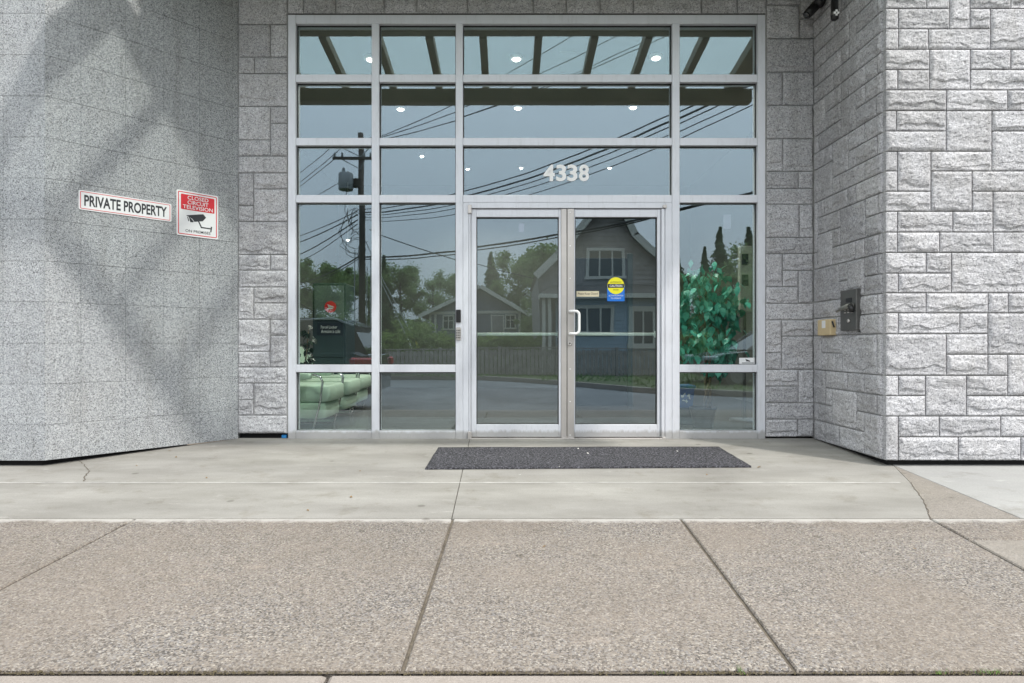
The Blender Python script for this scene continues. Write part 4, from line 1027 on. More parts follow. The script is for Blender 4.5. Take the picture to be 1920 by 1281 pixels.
# lounge chairs in mint leather with chrome frames
M['mint'] = simple('mint_green_leather', (0.60, 0.76, 0.63), 0.42, var=0.05, scale=10)
M['chrome'] = simple('polished_chrome', (0.75, 0.75, 0.76), 0.08, 1.0)
def cushion(x0, x1, y0, y1, z0, z1, r=.05, puff=.03):
    mb = MB(); n = 12; vs = []
    # superellipsoid box
    for j in range(n+1):
        ph = -math.pi/2+math.pi*j/n
        for i in range(2*n):
            th = 2*math.pi*i/(2*n)
            def sp(v, e): return math.copysign(abs(v)**e, v)
            e1, e2 = 0.20, 0.20
            vs.append(((x0+x1)/2+(x1-x0)/2*sp(math.cos(ph), e1)*sp(math.cos(th), e2), (y0+y1)/2+(y1-y0)/2*sp(math.cos(ph), e1)*sp(math.sin(th), e2), (z0+z1)/2+(z1-z0)/2*sp(math.sin(ph), e1)))
    fs = []
    for j in range(n):
        for i in range(2*n): i2 = (i+1) % (2*n); fs.append((j*2*n+i, j*2*n+i2, (j+1)*2*n+i2, (j+1)*2*n+i))
    return mb.add(vs, fs)
def chair(x, y, label):
    t = thing('lounge_chair', label, 'armchair', (x, y, 0), 'mint lounge chairs')
    cushion(x-.95, x, y-.30, y+.30, .115, .29).build('base', M['mint'], t, True)
    cushion(x-.93, x+.05, y-.295, y+.295, .285, .465).build('seat_cushion', M['mint'], t, True)
    c = cushion(-.11, .11, -.30, .30, 0, .52); c.xform(lambda a, b_, d_: (x-.78+a-(d_)*.25, y+b_, .32+d_)); c.build('back_cushion', M['mint'], t, True)
    for s in (-1, 1):
        yy = y+s*.36
        cushion(x-.78, x-.12, yy-.045, yy+.045, .525, .585).build('arm_pad', M['mint'], t, True)
        pts = [(x-.14, yy, .565), (x-.08, yy, .57), (x-.03, yy, .55), (x-.005, yy, .50), (x-.03, yy, .30), (x-.10, yy, .02), (x-.16, yy, .014), (x-.75, yy, .014), (x-.80, yy, .06), (x-.80, yy, .50)]
        mb = MB(); mb.tube(pts, .011, 10); mb.build('leg_frame', M['chrome'], t, True)
    mb = MB(); mb.tube([(x-.4, y-.36, .11), (x-.4, y+.36, .11)], .011, 8); mb.build('cross_rail', M['chrome'], t, True)
chair(-1.84, 6.42, 'nearest mint leather lounge chair with chrome arms behind the lower left window')
chair(-1.86, 7.25, 'middle mint leather lounge chair behind the nearest one')
chair(-1.92, 8.10, 'farthest mint leather lounge chair in the row behind the left window')

# parcel locker
pl = thing('parcel_locker', 'dark parcel locker with a red round emblem behind the left window', 'locker', (-2.45, 8.5, 0))
ZL = 8.3; q = ZL/FPX
M['locker'] = simple('dark_teal_locker', (0.028, 0.050, 0.058), 0.4)
M['navy'] = simple('navy_panel', (0.008, 0.016, 0.028), 0.4)
mb = MB(); mb.bbox((586-CX)*q, (648-CX)*q, ZL, ZL+.5, .02, zpx(531, ZL), .01); mb.build('cabinet', M['locker'], pl)
M['lockpanel'] = simple('sage_locker_front', (0.13, 0.17, 0.165), 0.35)
mb = MB(); mb.bbox((590-CX)*q, (645-CX)*q, ZL-.02, ZL-.001, zpx(600, ZL), zpx(536, ZL), .004); mb.build('upper_panel', M['lockpanel'], pl)
for k in range(3):
    mb = MB(); mb.bbox((590-CX)*q, (645-CX)*q, ZL-.02, ZL-.001, .08+k*.31, .38+k*.31, .004); mb.build('locker_door', M['locker'], pl)
frL = Fr((0, ZL-.021, 0), (1, 0, 0))
mb = rrect(frL, (596-CX)*q, (644-CX)*q, zpx(629, ZL), zpx(606, ZL), 0, .006, .004); mb.build('name_panel', M['navy'], pl)
text_mb('Parcel Locker', frL, (618-CX)*q, zpx(613.5, ZL), 0.22, .04, .007, .004).build('lettering', M['sign_white'], pl)
text_mb('Armoire à colis', frL, (621-CX)*q, zpx(621.5, ZL), 0.255, .045, .007, .004).build('lettering', M['sign_white'], pl)
M['redglow'] = simple('bright_red_disc', (0.75, 0.01, 0.03), 0.4)
cxl, czl = (620.5-CX)*q, zpx(576, ZL)
mb = disc(frL, cxl, czl, .078, .002, .010); mb.build('emblem_disc', M['redglow'], pl)
mb = MB()
for pts in ([(-.045, .04), (.055, .002), (-.01, -.004)], [(-.035, .018), (-.005, .006), (.05, -.003), (-.03, -.012), (-.02, -.004)], [(-.04, -.016), (.05, -.010), (.02, -.030), (-.045, -.032)]):
    m_ = poly_mb(frL, [(cxl+a, czl+b) for a, b in pts], .0105, .012); mb.add(m_.v, m_.f)
mb.build('emblem', M['sign_white'], pl)

# dark blue inner door, and notice board at the right
M['inner'] = simple('dark_blue_inner_door', (0.008, 0.020, 0.034), 0.5)
dd = thing('inner_door', 'tall dark blue inner door seen through the right door leaf', 'door', (1.27, 8.6, 0))
q8 = 8.6/FPX
mb = MB(); mb.bbox((1077-CX)*q8, (1176-CX)*q8, 8.6, 8.66, .006, zpx(484, 8.6), .006); mb.build('door_panel', M['inner'], dd)
mb = MB(); mb.bbox((1075-CX)*q8-.06, (1077-CX)*q8-.003, 8.58, 8.70, .006, zpx(484, 8.6)+.06, .004); mb.bbox((1176-CX)*q8+.003, (1178-CX)*q8+.06, 8.58, 8.70, .006, zpx(484, 8.6)+.06, .004); mb.build('door_frame', M['locker'], dd)
nb_ = thing('notice_board', 'tall pale directory board with dark squares behind the tall right window', 'board', (2.7, 6.9, 1.3))
M['board'] = simple('pale_grey_board', (0.36, 0.38, 0.34), 0.6)
q7 = 6.9/FPX
mb = MB(); mb.bbox((1388-CX)*q7, (1410-CX)*q7, 6.9, 6.98, zpx(585, 6.9), zpx(461, 6.9), .004); mb.build('board_panel', M['board'], nb_)
for (y0, y1) in ((476, 497), (515, 536)):
    mb = MB(); mb.bbox((1391-CX)*q7, (1403-CX)*q7, 6.893, 6.899, zpx(y1, 6.9), zpx(y0, 6.9), .002); mb.build('dark_window', M['navy'], nb_)
# stem holding the board
mb = MB(); mb.tube([((1399-CX)*q7, 6.96, .01), ((1399-CX)*q7, 6.96, zpx(585, 6.9))], .02, 10); mb.lathe([(.16, 0.006), (.16, .02), (.03, .03)], ((1399-CX)*q7, 6.96, 0), 20); mb.build('stand', M['bronze'], nb_)
# recycling bin
M['binblue'] = simple('blue_plastic', (0.015, 0.09, 0.28), 0.45)
rb = thing('recycling_bin', 'blue recycling box low behind the bottom right window', 'bin', (1.85, 6.75, 0))
mb = MB(); xa, xb = 1.80, 1.99
vs = [(xa+.02, 6.6, .19), (xb-.02, 6.6, .19), (xb-.02, 6.8, .19), (xa+.02, 6.8, .19), (xa, 6.58, .42), (xb, 6.58, .42), (xb, 6.82, .42), (xa, 6.82, .42)]
mb.add(vs, [(0, 1, 2, 3), (0, 1, 5, 4), (1, 2, 6, 5), (2, 3, 7, 6), (3, 0, 4, 7), (4, 5, 6, 7)]); mb.build('box', M['binblue'], rb)
mb = MB(); mb.bbox(xa-.01, xb+.01, 6.57, 6.83, .40, .43, .006); mb.build('rim', M['binblue'], rb)
mb = MB(); mb.bbox(xa, xb, 6.6, 6.8, .006, .186, .01); mb.build('stand', M['locker'], rb)
frB = Fr((0, 6.585, 0), (1, 0, 0)); mb = MB()
for k in range(3):
    a = math.pi/2+k*2*math.pi/3; cx2, cz2 = 1.895, .30
    p = lambda r_, t: (cx2+r_*math.cos(a+t), cz2+r_*math.sin(a+t))
    m_ = poly_mb(frB, [p(.052, .15), p(.042, .95), p(.060, 1.15), p(.045, 1.55), p(.020, 1.3), p(.032, .85), p(.034, .15)], -.0, .006); mb.add(m_.v, m_.f)
mb.build('recycling_symbol', M['sign_white'], rb)

# ficus tree with separate leaves
def leafmat(name, c, c2):
    m, nt, b = mat(name); oi = N(nt, 'ShaderNodeObjectInfo'); r = ramp(nt, [(0, c), (1, c2)]); nt.links.new(oi.outputs['Random'], r.inputs[0])
    nt.links.new(r.outputs[0], b.inputs['Base Color']); b.inputs['Roughness'].default_value = .35
    return m
M['ficus'] = leafmat('ficus_leaf', (0.03, 0.26, 0.19), (0.14, 0.62, 0.48))
def leaf_mesh(l, w, name, m):
    mb = MB(); vs = []
    ts = [0, .15, .35, .6, .82, 1.0]; ws = [.08, .7, 1.0, .8, .4, 0]
    for t, k in zip(ts, ws):
        bend = -.25*l*t*t
        vs += [(l*t, -w*k, bend+.12*w*k), (l*t, 0, bend), (l*t, w*k, bend+.12*w*k)]
    fs = []
    for i in range(5):
        fs += [(3*i, 3*i+3, 3*i+4, 3*i+1), (3*i+1, 3*i+4, 3*i+5, 3*i+2)]
    mb.add(vs, fs); return mb.mesh(name, m, True)
fic = thing('ficus_tree', 'green potted ficus tree behind the tall right window', 'plant', (2.02, 6.35, 0))
lm = leaf_mesh(.100, .032, 'leaf', M['ficus'])
fx, fy = rx(1334, 6.3), 6.42
M['bark'] = simple('twisted_pale_bark', (0.22, 0.17, 0.12), .9, var=.2, scale=20)
mb = MB()
for k in range(3):
    mb.tube([(fx+.028*math.cos(t*1.1+k*2.1), fy+.028*math.sin(t*1.1+k*2.1), .2+t*.10) for t in range(0, 14)], [.016-.0006*t for t in range(14)], 6)
mb.build('trunk', M['bark'], fic, True)
mb = MB(); rnd = random.Random(44); tips = []
for k in range(34):
    z0 = rnd.uniform(.75, 1.4); a = rnd.uniform(0, 6.28)
    zt_ = rnd.uniform(.62, 1.62); rr = .35*math.sqrt(max(.15, 1-((zt_-1.2)/.58)**2))*rnd.uniform(.6, 1)
    tip = (fx+rr*math.cos(a), fy+rr*math.sin(a)*.8, zt_); tips.append(tip)
    mid = ((fx+tip[0])/2, (fy+tip[1])/2, (z0+tip[2])/2+.06); mb.tube([(fx, fy, z0), mid, tip], [.006, .004, .002], 5, False)
mb.build('branches', M['bark'], fic, True)
for k in range(290):
    t = tips[k % len(tips)]
    dx, dy, dz = rnd.gauss(0, .075), rnd.gauss(0, .07), rnd.gauss(0, .07)
    instance('leaf', lm, fic, (t[0]+dx, min(max(t[1]+dy, 5.95), 6.9), t[2]+dz), (rnd.uniform(-.5, .5), rnd.uniform(.3, 1.4), rnd.uniform(0, 6.28)), (rnd.uniform(.8, 1.2),)*3)
mb = MB(); rnd2 = random.Random(71)
for k in range(620):
    t = tips[k % len(tips)]; p = Vector((t[0]*.75+fx*.25+rnd2.gauss(0, .07), min(max(t[1]*.8+fy*.2+rnd2.gauss(0, .06), 5.95), 6.9), t[2]+rnd2.gauss(0, .07)))
    a = rnd2.uniform(0, 6.28); d = Vector((math.cos(a)*.5, math.sin(a)*.5, -rnd2.uniform(.5, 1.4))).normalized(); w = d.orthogonal().normalized()
    w = Matrix.Rotation(rnd2.uniform(0, 3.1), 3, d) @ w; l_ = rnd2.uniform(.08, .12)
    mb.add([p, p+d*l_*.4+w*l_*.26, p+d*l_, p+d*l_*.4-w*l_*.26], [(0, 1, 2, 3)])
tag(mb.build('foliage', M['ficus'], fic), kind='stuff')
mb = MB(); mb.lathe([(.095, .008), (.125, .16), (.14, .20), (.14, .215), (.125, .215), (.12, .19)], (fx-.05, fy, 0), 24); mb.build('pot', simple('dark_grey_pot', (.018, .020, .020), .5), fic, True)
sp = thing('potted_plant', 'small dark leafy plant at the left edge behind the window, above the chairs', 'plant', (-2.35, 7.0, 0))
mb = MB(); mb.tube([(-2.36, 7.05, .3), (-2.34, 7.05, .7), (-2.30, 7.03, 1.05)], [.012, .008, .004], 6); mb.build('stem', M['bark'], sp, True)
mb = MB(); mb.lathe([(.09, .01), (.12, .30), (.12, .32), (.10, .32)], (-2.36, 7.05, 0), 20); mb.build('pot', M['paleplastic'], sp, True)
M['darkleaf'] = leafmat('dark_leaf', (0.006, 0.018, 0.010), (0.02, 0.05, 0.03)); lm2 = leaf_mesh(.09, .028, 'leaf', M['darkleaf'])
for k in range(46):
    z = rnd.uniform(.62, 1.10); instance('leaf', lm2, sp, (-2.33+rnd.gauss(0, .05), 7.04+rnd.gauss(0, .05), z), (rnd.uniform(-.5, .5), rnd.uniform(.1, 1.2), rnd.uniform(0, 6.28)))

# ================================================================ ACROSS THE STREET (seen mirrored)
def asphalt():
    m, nt, b = mat('worn_asphalt'); geo = N(nt, 'ShaderNodeNewGeometry'); P = geo.outputs['Position']
    n = N(nt, 'ShaderNodeTexNoise', Scale=0.7, Detail=8.0, Roughness=0.65); nt.links.new(P, n.inputs['Vector'])
    r = ramp(nt, [(0.35, (0.12, 0.122, 0.128)), (0.65, (0.20, 0.203, 0.21))]); nt.links.new(n.outputs[0], r.inputs[0])
    n2 = N(nt, 'ShaderNodeTexNoise', Scale=60.0, Detail=2.0); nt.links.new(P, n2.inputs['Vector'])
    r2 = ramp(nt, [(0.3, (.75, .75, .75)), (0.7, (1.2, 1.2, 1.2))]); nt.links.new(n2.outputs[0], r2.inputs[0])
    nt.links.new(mixc(nt, r.outputs[0], r2.outputs[0], 1, 'MULTIPLY'), b.inputs['Base Color']); b.inputs['Roughness'].default_value = .85; return m
M['asphalt'] = asphalt()
M['grass'] = simple('lawn_grass', (0.075, 0.095, 0.035), 0.95, var=0.4, scale=3, bump=.01, bscale=40)
M['farland'] = simple('far_ground', (0.08, 0.10, 0.05), 0.95, var=0.3, scale=.4)
ZR = -0.33
YK = YB-kw
mb = MB(); mb.add([(-60, -60, ZR-.012), (60, -60, ZR-.012), (60, YK-.002, ZR-.012), (-60, YK-.002, ZR-.012)], [(0, 1, 2, 3)]); struct('road', mb, M['asphalt'])
# road bed up against the kerb
mb = MB(); mb.box(-60, 60, -.2, YK, ZR-.3, ZR+.02)
mb = MB(); mb.add([(-60, YK-1.4, ZR-.006), (60, YK-1.4, ZR-.006), (60, YK+.01, ZR-.006), (-60, YK+.01, ZR-.006)], [(0, 1, 2, 3)]); struct('gutter', mb, M['kerb'])
# the far verge with its curved kerb
edge_pts = [(-60, ry(21)), (-8, ry(21)), (-1.2, ry(20.6)), (1.4, ry(18)), (3.5, ry(15)), (5.4, ry(13.8)), (9, ry(13.2)), (60, ry(13.0))]
mb = MB(); n = len(edge_pts)
vg = [(x, y, ZR+.11) for x, y in edge_pts]+[(x, -90, ZR+.11) for x, y in edge_pts]
mb.add(vg, [(i, i+1, n+i+1, n+i) for i in range(n-1)]); struct('verge', mb, M['grass'])
mb = MB()
for i in range(n-1):
    (xa, ya), (xb, yb) = edge_pts[i], edge_pts[i+1]; d = Vector((xb-xa, yb-ya)).normalized(); nn_ = Vector((d.y, -d.x))*-0.15
    mb.add([(xa, ya, ZR-.01), (xb, yb, ZR-.01), (xb, yb, ZR+.125), (xa, ya, ZR+.125), (xa-nn_.x, ya-abs(nn_.y) if False else ya-.15, ZR+.125), (xb-nn_.x, yb-.15, ZR+.125)], [(0, 1, 2, 3), (3, 2, 5, 4)])
struct('far_kerb', mb, M['kerb'])
mb = MB(); mb.add([(-250, -250, -.6), (250, -250, -.6), (250, 250, -.6), (-250, 250, -.6)], [(0, 1, 2, 3)]); struct('land', mb, M['farland'])
# lawn pebbles/tufts
gr = MB(); rnd = random.Random(8)
for _ in range(2600):
    X = rnd.uniform(-3, 11); Zv = rnd.uniform(14.5, 21.5); Y = ry(Zv)
    if X < 1 and Zv < 20: continue
    if X < 3.4 and Zv < 18: continue
    h_ = rnd.uniform(.03, .10); dx = rnd.uniform(-.04, .04)
    gr.add([(X-.02, Y, ZR+.11), (X+.02, Y, ZR+.11), (X+dx, Y+dx, ZR+.11+h_)], [(0, 1, 2)])
tag(gr.build('grass', M['blade']), 'rough grass on the verge across the street', 'grass', kind='stuff')

# fence
M['fence'] = simple('weathered_grey_wood', (0.27, 0.245, 0.225), 0.9, var=.25, scale=4)
fc = thing('picket_fence', 'low weathered grey board fence across the street, mirrored in the doors', 'fence', (1, ry(21.2), ZR+.1))
Zf = 21.2; yf = ry(Zf); rnd = random.Random(9)
x = rx(716, Zf); xe = rx(1262, Zf); zt_ = rz(656, Zf)
pic = MB().bbox(-.062, .062, -.012, .012, 0, .90, .006).mesh('board', M['fence'])
k = 0
while x < xe:
    if k % 14 == 0:
        mb = MB(); mb.bbox(x-.055, x+.055, yf-.1, yf+.03, ZR+.05, zt_+.10, .01); mb.build('post', M['fence'], fc)
    else:
        instance('board', pic, fc, (x, yf+.02, ZR+.13), (0, 0, 0), (1, 1, (zt_-ZR-.13)/.90*rnd.uniform(.97, 1.03)))
    x += .145; k += 1
mb = MB()
for zz in (ZR+.3, zt_-.18): mb.box(rx(716, Zf), xe, yf-.045, yf+.006, zz, zz+.08)
mb.box(rx(716, Zf), xe, yf-.03, yf+.05, zt_+.03, zt_+.065)
mb.build('rail', M['fence'], fc)

# houses
M['siding_dk'] = simple('dark_slate_siding', (0.13, 0.135, 0.17), 0.8, var=.08)
M['siding_br'] = simple('brown_grey_shingle', (0.205, 0.195, 0.195), 0.9, var=.2, scale=3)
M['siding_bl'] = simple('pale_blue_siding', (0.27, 0.34, 0.40), 0.75, var=.06)
M['roof'] = simple('asphalt_shingle_roof', (0.11, 0.10, 0.095), 0.95, var=.2, scale=2)
M['trim'] = simple('off_white_trim', (0.46, 0.46, 0.42), 0.6)
M['hglass'] = simple('house_window_glass', (0.02, 0.028, 0.03), 0.06, spec=.8)
def siding(mb_list, x0, x1, y, z0, z1, m, parent, step=.16, clip=None):
    mb = MB(); z = z0
    while z < z1-.02:
        zt2 = min(z+step, z1); xa, xb = x0, x1
        if clip: xa, xb = clip((z+zt2)/2)
        if xb > xa: mb.add([(xa, y+.022, z), (xb, y+.022, z), (xb, y+.004, zt2), (xa, y+.004, zt2), (xa, y, z), (xb, y, z)], [(0, 1, 2, 3), (0, 4, 5, 1)])
        z = zt2
    o = mb.build('siding', m, parent); return o
def window(parent, x0, x1, y, z0, z1, mull=1, hbar=True, fw=.09):
    mb = MB()
    mb.bbox(x0, x0+fw, y, y+.06, z0, z1, .01); mb.bbox(x1-fw, x1, y, y+.06, z0, z1, .01); mb.bbox(x0+fw+.001, x1-fw-.001, y, y+.058, z1-fw, z1, .01); mb.bbox(x0-.05, x1+.05, y, y+.09, z0-.02, z0+fw*.8, .01)
    for k in range(mull):
        xm = x0+(x1-x0)*(k+1)/(mull+1); mb.bbox(xm-.03, xm+.03, y+.001, y+.045, z0+fw*.8+.001, z1-fw-.001, .005)
    if hbar: mb.bbox(x0+fw+.001, x1-fw-.001, y+.002, y+.035, (z0*.4+z1*.6)-.025, (z0*.4+z1*.6)+.025, .004)
    f = mb.build('window', M['trim'], parent)
    g = MB(); g.box(x0+.02, x1-.02, y+.003, y+.012, z0+.02, z1-.02); g.build('pane', M['hglass'], f)
def roof_strip(poly, y0, y1, th, m, parent, name='roof'):
    for k in range(len(poly)-1):
        (xa, za), (xb, zb_) = poly[k], poly[k+1]; d = Vector((xb-xa, zb_-za)).normalized(); nn_ = Vector((-d.y, d.x))
        if nn_.y < 0: nn_ = -nn_
        pl_ = [(xa, za), (xb, zb_), (xb+nn_.x*th, zb_+nn_.y*th), (xa+nn_.x*th, za+nn_.y*th)]
        MB().prism(pl_, y0, y1).build(name, m, parent)
# dark bungalow
Zh = 38; yh = ry(Zh)
h1 = thing('bungalow', 'small dark slate gabled house with white trimmed windows, mirrored left of the door handle', 'house', (rx(890, Zh), yh-4, ZR))
xl, xr, xa_ = rx(806, Zh), rx(976, Zh), rx(901, Zh); ze, za = rz(586, Zh), rz(540, Zh)
mb = MB(); mb.prism([(xl, ZR), (xr, ZR), (xr, ze), (xa_, za-.05), (xl, ze)], yh-8, yh); mb.build('wall', M['siding_dk'], h1)
siding(None, xl, xr, yh, rz(680, Zh), ze, M['siding_dk'], h1, .2)
siding(None, xl, xr, yh, ze+.16, za-.1, M['siding_dk'], h1, .2, lambda z: (xl+(xa_-xl)*(z-ze)/(za-ze)+.1, xr+(xa_-xr)*(z-ze)/(za-ze)-.1))
ov = .45
roof_strip([(xl-ov*1.2, ze-ov*.5), (xa_, za), (xr+ov*1.2, ze-ov*.5)], yh-8.4, yh+.5, .14, M['roof'], h1)
roof_strip([(xl-ov*1.2, ze-ov*.5-.06), (xa_, za-.06), (xr+ov*1.2, ze-ov*.5-.06)], yh+.5, yh+.56, .22, M['trim'], h1, 'rake_board')
mb = MB(); mb.box(xl-.05, xr+.05, yh+.025, yh+.10, ze-.06, ze+.12); mb.build('trim_band', M['trim'], h1)
window(h1, rx(830, Zh), rx(853, Zh), yh+.02, rz(617, Zh), rz(589, Zh)); window(h1, rx(947, Zh), rx(968, Zh), yh+.02, rz(617, Zh), rz(589, Zh))
mb = MB(); mb.box(rx(921, Zh), rx(946, Zh), yh+.02, yh+.07, ZR+.3, rz(590, Zh)); d_ = mb.build('door', M['trim'], h1)
mb = MB(); mb.box(rx(923.5, Zh), rx(943.5, Zh), yh+.07, yh+.09, ZR+.35, rz(592.5, Zh)); mb.build('door_leaf', M['siding_br'], d_)
for xx in (xl+.05, xr-.05, rx(817, Zh)):
    mb = MB(); mb.box(xx-.07, xx+.07, yh+.024, yh+.11, ZR, ze-.06); mb.build('corner_board', M['trim'], h1)
# big gambrel house
Zg = 24; yg = ry(Zg)
h2 = thing('gabled_house', 'large brown shingled house with white rake boards and pale blue lower storey', 'house', (rx(1135, Zg), yg-4, ZR))
rp = [(rx(x_, Zg), rz(y_, Zg)) for x_, y_ in ((1010, 516), (1050, 478), (1075, 447), (1092, 424), (1112, 398), (1138, 384), (1164, 398), (1183, 438), (1208, 462), (1236, 484), (1262, 500))]
mb = MB(); mb.prism([(rp[0][0]+.12, ZR), (rp[-1][0]-.12, ZR)]+[(a, b-.04) for a, b in rp[::-1]], yg-8, yg); mb.build('wall', M['siding_br'], h2)
def clip2(z):
    xs_ = []
    for k in range(len(rp)-1):
        (xa, za), (xb, zb_) = rp[k], rp[k+1]
        if (za-z)*(zb_-z) <= 0 and za != zb_: xs_.append(xa+(xb-xa)*(z-za)/(zb_-za))
    return (min(xs_)+.06, max(xs_)-.06) if len(xs_) >= 2 else (rp[0][0]+.12, rp[-1][0]-.12)
siding(None, 0, 0, yg, rz(552, Zg), rz(388, Zg), M['siding_br'], h2, .19, clip2)
roof_strip(rp, yg-8.3, yg+.32, .12, M['roof'], h2)
roof_strip([(a, b-.16) for a, b in rp], yg+.32, yg+.38, .27, M['trim'], h2, 'rake_board')
window(h2, rx(1097, Zg), rx(1170, Zg), yg+.02, rz(523, Zg), rz(466, Zg), 2, False, .12)
# porch storey in blue, slightly forward
yp = yg+.9; Zp = 2*GL-yp
xp0, xp1 = rx(1046, Zp), rx(1262, Zp)
mb = MB(); mb.box(xp0, xp1, yg+.04, yp, ZR, rz(560, Zp)); mb.build('wall', M['siding_bl'], h2)
siding(None, xp0, xp1, yp, ZR, rz(562, Zp), M['siding_bl'], h2, .15)
mb = MB(); xq0, xq1 = rx(1012, Zp), rx(1268, Zp); z0, z1 = rz(553, Zp), rz(532, Zp)
mb.add([(xq0, yp+.35, z0), (xq1, yp+.35, z0), (xq1, yg+.05, z0), (xq0, yg+.05, z0), (xq0+.5, yg+.05, z1), (xq1-.3, yg+.05, z1)], [(0, 1, 2, 3), (0, 1, 5, 4), (0, 4, 3), (1, 2, 5), (3, 2, 5, 4)]); mb.build('porch_roof', M['roof'], h2)
mb = MB(); mb.box(xq0, xq1, yp+.355, yp+.41, z0-.14, z0+.02); mb.box(xq0, xq0+.05, yg+.05, yp+.355, z0-.14, z0+.02); mb.build('fascia', M['trim'], h2)
window(h2, rx(1076, Zp), rx(1150, Zp), yp+.03, rz(627, Zp), rz(571, Zp), 2, False, .13)
window(h2, rx(1178, Zp), rx(1232, Zp), yp+.03, rz(652, Zp), rz(574, Zp), 1, False, .20)
for xx in (rx(1020, Zp), rx(1031, Zp)):
    mb = MB(); mb.box(xx-.06, xx+.06, yp+.1, yp+.22, ZR, z0-.14); mb.build('porch_post', M['trim'], h2)

# vegetation
def folmat(name, c, c2):
    m, nt, b = mat(name); geo = N(nt, 'ShaderNodeNewGeometry'); n_ = N(nt, 'ShaderNodeTexNoise', Scale=1.5, Detail=4.0); nt.links.new(geo.outputs['Position'], n_.inputs['Vector'])
    r = ramp(nt, [(0.35, c), (0.65, c2)]); nt.links.new(n_.outputs[0], r.inputs[0]); nt.links.new(r.outputs[0], b.inputs['Base Color']); b.inputs['Roughness'].default_value = .7
    tl = N(nt, 'ShaderNodeBsdfTranslucent'); nt.links.new(r.outputs[0], tl.inputs[0]); mx = N(nt, 'ShaderNodeMixShader', Fac=0.45)
    nt.links.new(b.outputs[0], mx.inputs[1]); nt.links.new(tl.outputs[0], mx.inputs[2]); nt.links.new(mx.outputs[0], nt.nodes['Material Output'].inputs[0]); return m
M['fol'] = folmat('broadleaf_foliage', (0.12, 0.19, 0.07), (0.25, 0.34, 0.14)); M['con'] = folmat('conifer_foliage', (0.08, 0.13, 0.065), (0.15, 0.21, 0.11)); M['shr'] = folmat('shrub_foliage', (0.12, 0.20, 0.05), (0.25, 0.33, 0.10))
M['trunk'] = simple('dark_bark', (0.06, 0.05, 0.04), .95, var=.2)
def crown_mesh(kind, seed, h, r, n, ls, z0):
    rnd = random.Random(seed); mb = MB()
    blobs = []
    if kind == 'round':
        for k in range(46):
            a = rnd.uniform(0, 6.28); t = rnd.random(); rr = r*math.sqrt(rnd.random())*(1-.45*abs(t-.4)); blobs.append((rr*math.cos(a), rr*math.sin(a), z0+(h-z0)*t, r*rnd.uniform(.10, .30)))
    for k in range(n):
        if kind == 'round':
            bx_ = rnd.choice(blobs); v = Vector((rnd.gauss(0, 1), rnd.gauss(0, 1), rnd.gauss(0, 1))).normalized()*bx_[3]*abs(rnd.gauss(.75, .35))
            p = Vector(bx_[:3])+v
        else:
            t = rnd.random()**1.3; lv = math.floor(t*13)/13; rr = r*(1-t)*(.55+.45*(1-(t-lv)*13))*rnd.uniform(.4, 1.05); a = rnd.uniform(0, 6.28)
            rr *= .45+.75*abs(noise.noise(Vector((math.cos(a)*1.3, math.sin(a)*1.3+seed, t*7))))*2; p = Vector((rr*math.cos(a)+.15*math.sin(t*9), rr*math.sin(a), z0+(h-z0)*t-.18*rr))
        u = Vector((rnd.gauss(0, 1), rnd.gauss(0, 1), rnd.gauss(0, 1))).normalized(); w = u.orthogonal().normalized(); s_ = ls*rnd.uniform(.6, 1.3)
        mb.add([p-u*s_, p+w*s_*.5, p+u*s_, p-w*s_*.5], [(0, 1, 2, 3)])
    return mb
def tree_meshes(kind, seed, h, r, n, ls, z0, m):
    cr_ = crown_mesh(kind, seed, h, r, n, ls, z0).mesh('crown', m); rnd = random.Random(seed)
    tb = MB(); tb.tube([(0, 0, 0), (.05, 0, h*.4), (0, .05, h*.92)], [h*.028, h*.018, h*.004], 8)
    for k in range(9):
        z = z0+(h-z0)*rnd.uniform(.0, .7); a = rnd.uniform(0, 6.28); rr = r*.7*(1-(z/h)*.6); tb.tube([(0, 0, z), (rr*.5*math.cos(a), rr*.5*math.sin(a), z+.25*rr), (rr*math.cos(a), rr*math.sin(a), z+.6*rr)], [h*.010, h*.006, h*.002], 5, False)
    return cr_, tb.mesh('trunk', M['trunk'])
kinds = {'a': tree_meshes('round', 1, 7.5, 2.9, 13000, .10, 1.6, M['fol']), 'b': tree_meshes('round', 5, 7.5, 2.3, 12000, .10, 1.2, M['fol']), 'c': tree_meshes('cone', 3, 9.0, 2.3, 11000, .12, .8, M['con'])}
TR = [('a', 588, 495, 44, 'broad leafy tree at the far left of the mirrored street'), ('b', 640, 512, 48, 'leafy tree just left of the mirrored utility pole'), ('b', 690, 520, 50, 'smaller tree right behind the mirrored utility pole'),
      ('c', 722, 478, 42, 'tall dense tree just right of the mirrored utility pole'), ('b', 752, 505, 43, 'leafy tree between the pole and the mirrored bungalow'), ('a', 812, 516, 50, 'broad tree behind the left slope of the bungalow roof'), ('b', 850, 522, 52, 'tree behind the bungalow chimney side'),
      ('c', 925, 474, 48, 'pointed dark conifer behind the mirrored bungalow'), ('a', 972, 482, 44, 'light green tree right of the bungalow'), ('b', 1010, 476, 42, 'light green tree at the left side of the large mirrored house'), ('a', 1012, 565, 36, 'bushy tree between the two mirrored houses'),
      ('c', 1272, 480, 38, 'conifer at the right side of the large mirrored house'), ('a', 1292, 520, 36, 'leafy tree behind the ficus at its left'), ('c', 1353, 428, 40, 'tallest dark conifer in the tall right window'), ('c', 1402, 428, 43, 'dark conifer at the right edge of the tall right window'), ('c', 1322, 465, 44, 'slender conifer left of the tallest one'), ('a', 1385, 505, 37, 'leafy tree low at the right edge of the mirrored street'), ('a', 1440, 470, 42, 'broad tree beyond the right frame of the storefront'), ('b', 540, 505, 46, 'tree beyond the left frame of the storefront')]
rnd = random.Random(31)
